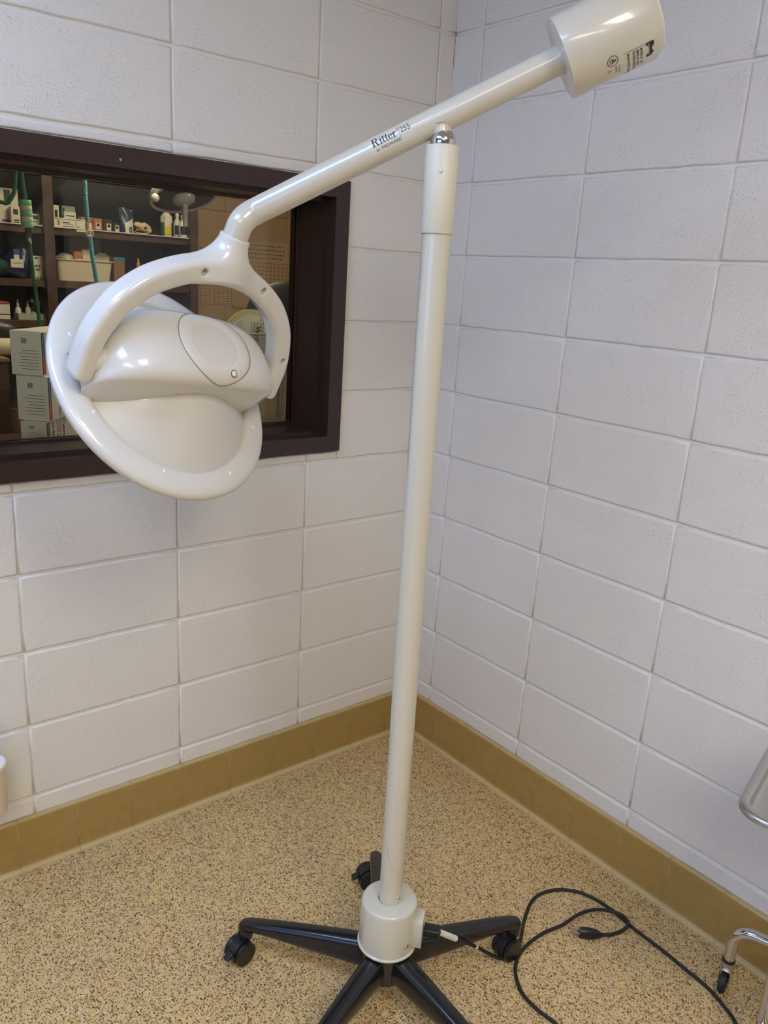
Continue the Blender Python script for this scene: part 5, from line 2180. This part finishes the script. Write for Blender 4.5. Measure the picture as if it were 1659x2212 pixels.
for i in range(4):
    a0_, a1_ = math.radians(115), math.radians(150)
    R2 = WR * (0.48 + 0.08 * i)
    link('print', sweep_me([(wc.x + R2 * math.cos(a0_ + (a1_ - a0_) * j / 6), wy - 0.002, wc.z + R2 * math.sin(a0_ + (a1_ - a0_) * j / 6)) for j in range(7)], 0.0007, 4), M['ink'], t)
link('print', text_me('ROSE', 0.010, lambda x, y: (wc.x + WR * 0.30 + x, wy - 0.0025, wc.z + WR * 0.66 + y)), M['red'], t)
# mesh holder
hy = wy - 0.03
hz = at_y(545, 722, hy).z
hx0, hx1 = wc.x - WR * 1.15, wc.x + WR * 1.2
t = thing('mesh_holder', 'grey wire mesh desk holder in front of the round chart wheel', 'holder', (wc.x, hy, CT))
bm = bmesh.new()
n_ = 58
for i in range(n_):
    xx = hx0 + (hx1 - hx0) * i / (n_ - 1)
    bm_box(bm, xx, hy, (CT + hz) / 2, 0.0013, 0.0010, hz - CT)
for i in range(56):
    zz = CT + (hz - CT) * i / 55
    bm_box(bm, (hx0 + hx1) / 2, hy - 0.0006, zz, hx1 - hx0, 0.0010, 0.0013)
ms = link('mesh_panel', from_bm(bm), M['mesh_metal'], t)
ms['kind'] = 'stuff'
link('rim', sweep_me([(hx0, wy + 0.03, hz), (hx0, hy, hz), (hx1, hy, hz), (hx1, wy + 0.03, hz)], 0.0035, 8), M['mesh_metal'], t, 60)
link('base', box_me((hx0 + hx1) / 2, wy, CT + 0.002, hx1 - hx0, 0.06, 0.004), M['mesh_metal'], t)
link('upright', sweep_me([(hx1, wy + 0.02, CT + 0.02), (hx1, wy + 0.02, at_y(610, 685, wy).z)], 0.004, 8), M['steel'], t)

# calendars on the tan wall ----------------------------------------------------------------


def calendar(label, u0, v0, u1, v1, title):
    y = TY1 - 0.002
    xa, xb = fx(u0, v0, y), fx(u1, v0, y)
    zt_, zb_ = fz(u0, v0, y), fz(u0, v1, y)
    t = thing('wall_calendar', label, 'calendar', ((xa + xb) / 2, y, zb_), 0, 'planner sheets on the tan wall')
    link('sheet', box_me((xa + xb) / 2, y, (zt_ + zb_) / 2, xb - xa, 0.002, zt_ - zb_), mat('tan sheet', (0.46, 0.32, 0.19), 0.7), t)
    bm = bmesh.new()
    nc, nr_ = max(4, int((xb - xa) / 0.026)), 12
    gt = zt_ - (zt_ - zb_) * 0.30
    for i in range(nc + 1):
        xx = xa + 0.006 + (xb - xa - 0.012) * i / nc
        bm_box(bm, xx, y - 0.0012, (gt + zb_) / 2, 0.0022, 0.0006, gt - zb_ - 0.01)
    for i in range(nr_ + 1):
        zz = zb_ + 0.006 + (gt - zb_ - 0.01) * i / nr_
        bm_box(bm, (xa + xb) / 2, y - 0.0012, zz, xb - xa - 0.012, 0.0006, 0.0022)
    link('grid', from_bm(bm), M['brown_card'], t)
    bm = bmesh.new()
    rnd = random.Random(int(u0))
    for r in range(4):
        xx = xa + 0.02
        while xx < xb - 0.03:
            L_ = rnd.uniform(0.006, 0.02)
            bm_box(bm, xx + L_ / 2, y - 0.0013, zt_ - (zt_ - zb_) * (0.06 + 0.06 * r) + rnd.uniform(-0.002, 0.002), L_, 0.0006, 0.0035)
            xx += L_ + 0.007
    link('handwriting', from_bm(bm), M['ink'], t)
    return t


calendar('large tan planner sheet with handwriting and a grid at the right of the glass', 522, 518, 622, 668, '')
calendar('tan planner sheet with a dense grid right of the shelving', 432, 560, 512, 656, '')
y = TY1 - 0.002
q = at_y(520, 660, y)
link_ = tag(link('clinic_sign', text_me('Management', 0.026, lambda x, yy: (q.x - 0.06 + x, y - 0.001, q.z - 0.02 + yy)), M['brown_card']), 'small printed word on the tan wall under the planner sheets', 'sign')
structure(link_) if False else None
# chair ------------------------------------------------------------------------------------
cc = at_y(632, 690, 0.95)
t = thing('office_chair', 'black chair with a rounded backrest just inside the right edge of the window', 'chair', (cc.x, 1.1, 0))
rw_ = (at_y(632, 690, 0.95) - at_y(588, 690, 0.95)).length
ht_ = (at_y(618, 608, 0.95) - at_y(618, 770, 0.95)).length / 2
bm = bmesh.new()
bmesh.ops.create_uvsphere(bm, u_segments=28, v_segments=16, radius=1.0)
for v in bm.verts:
    v.co = Vector((cc.x + v.co.x * rw_ * 1.9, 0.98 + v.co.y * 0.035 + 0.03 * v.co.x ** 2, cc.z + math.copysign(abs(v.co.z) ** 0.8, v.co.z) * ht_ * 1.02))
link('backrest', from_bm(bm), M['fabric_black'], t, 180)
link('seat', box_me(cc.x, 1.22, 0.50, 0.46, 0.44, 0.09, 0.03, 3), M['fabric_black'], t, 40)
link('back_post', sweep_me([(cc.x, 1.02, cc.z - 0.05), (cc.x, 1.04, 0.8), (cc.x, 1.15, 0.47)], 0.016, 10), M['steel'], t, 60)
link('gas_column', lathe_me([(0.025, 0.08), (0.025, 0.46)], 16, (cc.x, 1.22, 0)), M['steel'], t)
for i in range(5):
    a = 2 * PI * i / 5
    link('leg', sweep_me([(cc.x, 1.22, 0.10), (cc.x + 0.28 * math.cos(a), 1.22 + 0.28 * math.sin(a), 0.06), (cc.x + 0.29 * math.cos(a), 1.22 + 0.29 * math.sin(a), 0.0)], 0.018, 8), M['black'], t, 60)

# surgical light over the treatment table ----------------------------------------------------
ly = 1.35
lc = at_y(396, 430, ly)
lr = (at_y(463, 430, ly) - at_y(329, 424, ly)).length / 2
t = thing('surgical_light', 'ceiling mounted surgical light with a dark round lens, white ring and centre handle', 'light', (lc.x, ly, lc.z))
ax = Vector((0.05, -0.42, -1.0)).normalized()
lcv = Vector((lc.x, ly, lc.z + 0.008))
link('housing', lathe_me([(lr, 0.0), (lr * 1.01, -0.008), (lr * 0.9, -0.035), (lr * 0.45, -0.06), (0, -0.062)], 40, lcv, ax), M['white_plastic_far'], t, 40)
link('ring', lathe_me([(lr * 0.91, 0.001), (lr * 0.92, 0.006), (lr * 0.97, 0.009), (lr * 1.01, 0.005), (lr * 1.01, -0.006)], 48, lcv, ax), M['white_plastic_far'], t, 40)
link('lens', lathe_me([(lr * 0.92, 0.003), (0, 0.003)], 40, lcv, ax), mat('dark lens', (0.03, 0.028, 0.026), 0.25), t)
link('hub', lathe_me([(lr * 0.34, 0.003), (lr * 0.345, 0.012), (lr * 0.30, 0.022), (lr * 0.15, 0.032), (0, 0.034)], 32, lcv, ax), M['white_plastic_far'], t, 40)
hb = lcv + ax * 0.03
link('handle', lathe_me([(0.012, 0.0), (0.012, 0.05), (0.009, 0.078), (0.0085, 0.086), (0, 0.087)], 20, hb, (0.0, -0.02, -1)), M['white_plastic_far'], t, 40)
lp = at_y(409, 421, ly - 0.06)
link('indicator', lathe_me([(0.0022, 0), (0.0018, 0.0012), (0, 0.0014)], 10, lp, (0, -1, 0)), M['led'], t)
link('suspension_arm', sweep_me([lcv - ax * 0.05, lcv - ax * 0.05 + Vector((0.0, 0.05, 0.20)), Vector((lc.x, ly + 0.15, TC))], 0.018, 12), M['white_plastic_far'], t, 60)
link('side_knob', lathe_me([(0.016, 0), (0.016, 0.02), (0.010, 0.026), (0, 0.027)], 20, lcv + Vector((-lr * 0.93, -0.02, -0.018)), (-0.6, -1, 0)), M['white_plastic_far'], t, 40)

# hanging hoses ------------------------------------------------------------------------------
t = thing('oxygen_hose', 'green hose with a green and white taped grip hanging in the treatment room', 'hose', (fx(57, 460, 0.8), 0.8, 1.7))
hp = [at_y(u, v, 0.8) for u, v in ((40, 200), (44, 300), (48, 385), (55, 430))]
hp.insert(0, Vector((hp[0].x - 0.01, 0.8, TC + 0.01)))
link('hose', sweep_me(smooth_path(hp, 6), 0.0060, 10), M['green_hose'], t, 180)
hp2 = [at_y(u, v, 0.8) for u, v in ((64, 522), (70, 580), (78, 640), (86, 705), (92, 800))]
link('hose', sweep_me(smooth_path(hp2, 6), 0.0058, 10), M['green_hose'], t, 180)
g0, g1_ = at_y(54, 432, 0.8), at_y(60, 492, 0.8)
for i in range(5):
    a_0, a_1 = g0 + (g1_ - g0) * (i / 5), g0 + (g1_ - g0) * ((i + 1) / 5)
    link('tape_band', sweep_me([a_0, a_0 + (a_1 - a_0) * 0.1, a_0 + (a_1 - a_0) * 0.95, a_1], [0.0165, 0.0175, 0.0175, 0.0168], 16), M['green_tape'] if i % 2 == 0 else M['white_tape'], t, 60)
for (va, vb, r_, mm) in ((492, 506, 0.0098, M['black']), (506, 514, 0.0066, M['green_hose']), (514, 522, 0.0052, M['cream'])):
    link('fitting', sweep_me([at_y(60 + (va - 492) * .13, va, 0.8), at_y(60 + (vb - 492) * .13, vb, 0.8)], r_, 12), mm, t, 60)
tag(link('green_tubing', sweep_me(smooth_path([at_y(u, v, 0.9) for u, v in ((34, 200), (35, 330), (33, 380), (30, 415), (18, 436), (8, 438), (-12, 425), (-30, 380))], 6), 0.0065, 10), M['green_hose'], None, 180),
    'loop of dark green tubing in the top left corner of the window', 'hose')
t = thing('breathing_hose', 'blue corrugated breathing hose hanging in front of the right shelves', 'hose', (fx(190, 480, 1.0), 1.0, 1.7))
bp_ = smooth_path([Vector((at_y(186, 250, 1.0).x, 1.0, TC + 0.01))] + [at_y(u, v, 1.0) for u, v in ((186, 250), (182, 340), (183, 390), (185, 430), (189, 480))], 26)
link('corrugated_tube', sweep_me(bp_, [0.0085 if i % 2 else 0.0072 for i in range(len(bp_))], 12), M['blue_hose'], t, 30)
bp_ = smooth_path([at_y(u, v, 1.0) for u, v in ((194, 512), (199, 550), (206, 590), (214, 640), (224, 700))], 22)
link('corrugated_tube', sweep_me(bp_, [0.0082 if i % 2 else 0.0070 for i in range(len(bp_))], 12), M['blue_hose'], t, 30)
link('joint', sweep_me([at_y(189, 482, 1.0), at_y(190, 492, 1.0), at_y(192, 500, 1.0), at_y(193, 514, 1.0)], [0.0088, 0.0090, 0.0078, 0.0082], 14), M['cream'], t, 60)
q = at_y(194, 504, 0.99)
link('ring', sweep_me([q + Vector((0.0125 * math.cos(a), 0, 0.0095 * math.sin(a))) for a in [2 * PI * i / 20 for i in range(21)]], 0.0022, 8, caps=False), M['cream'], t, 180)
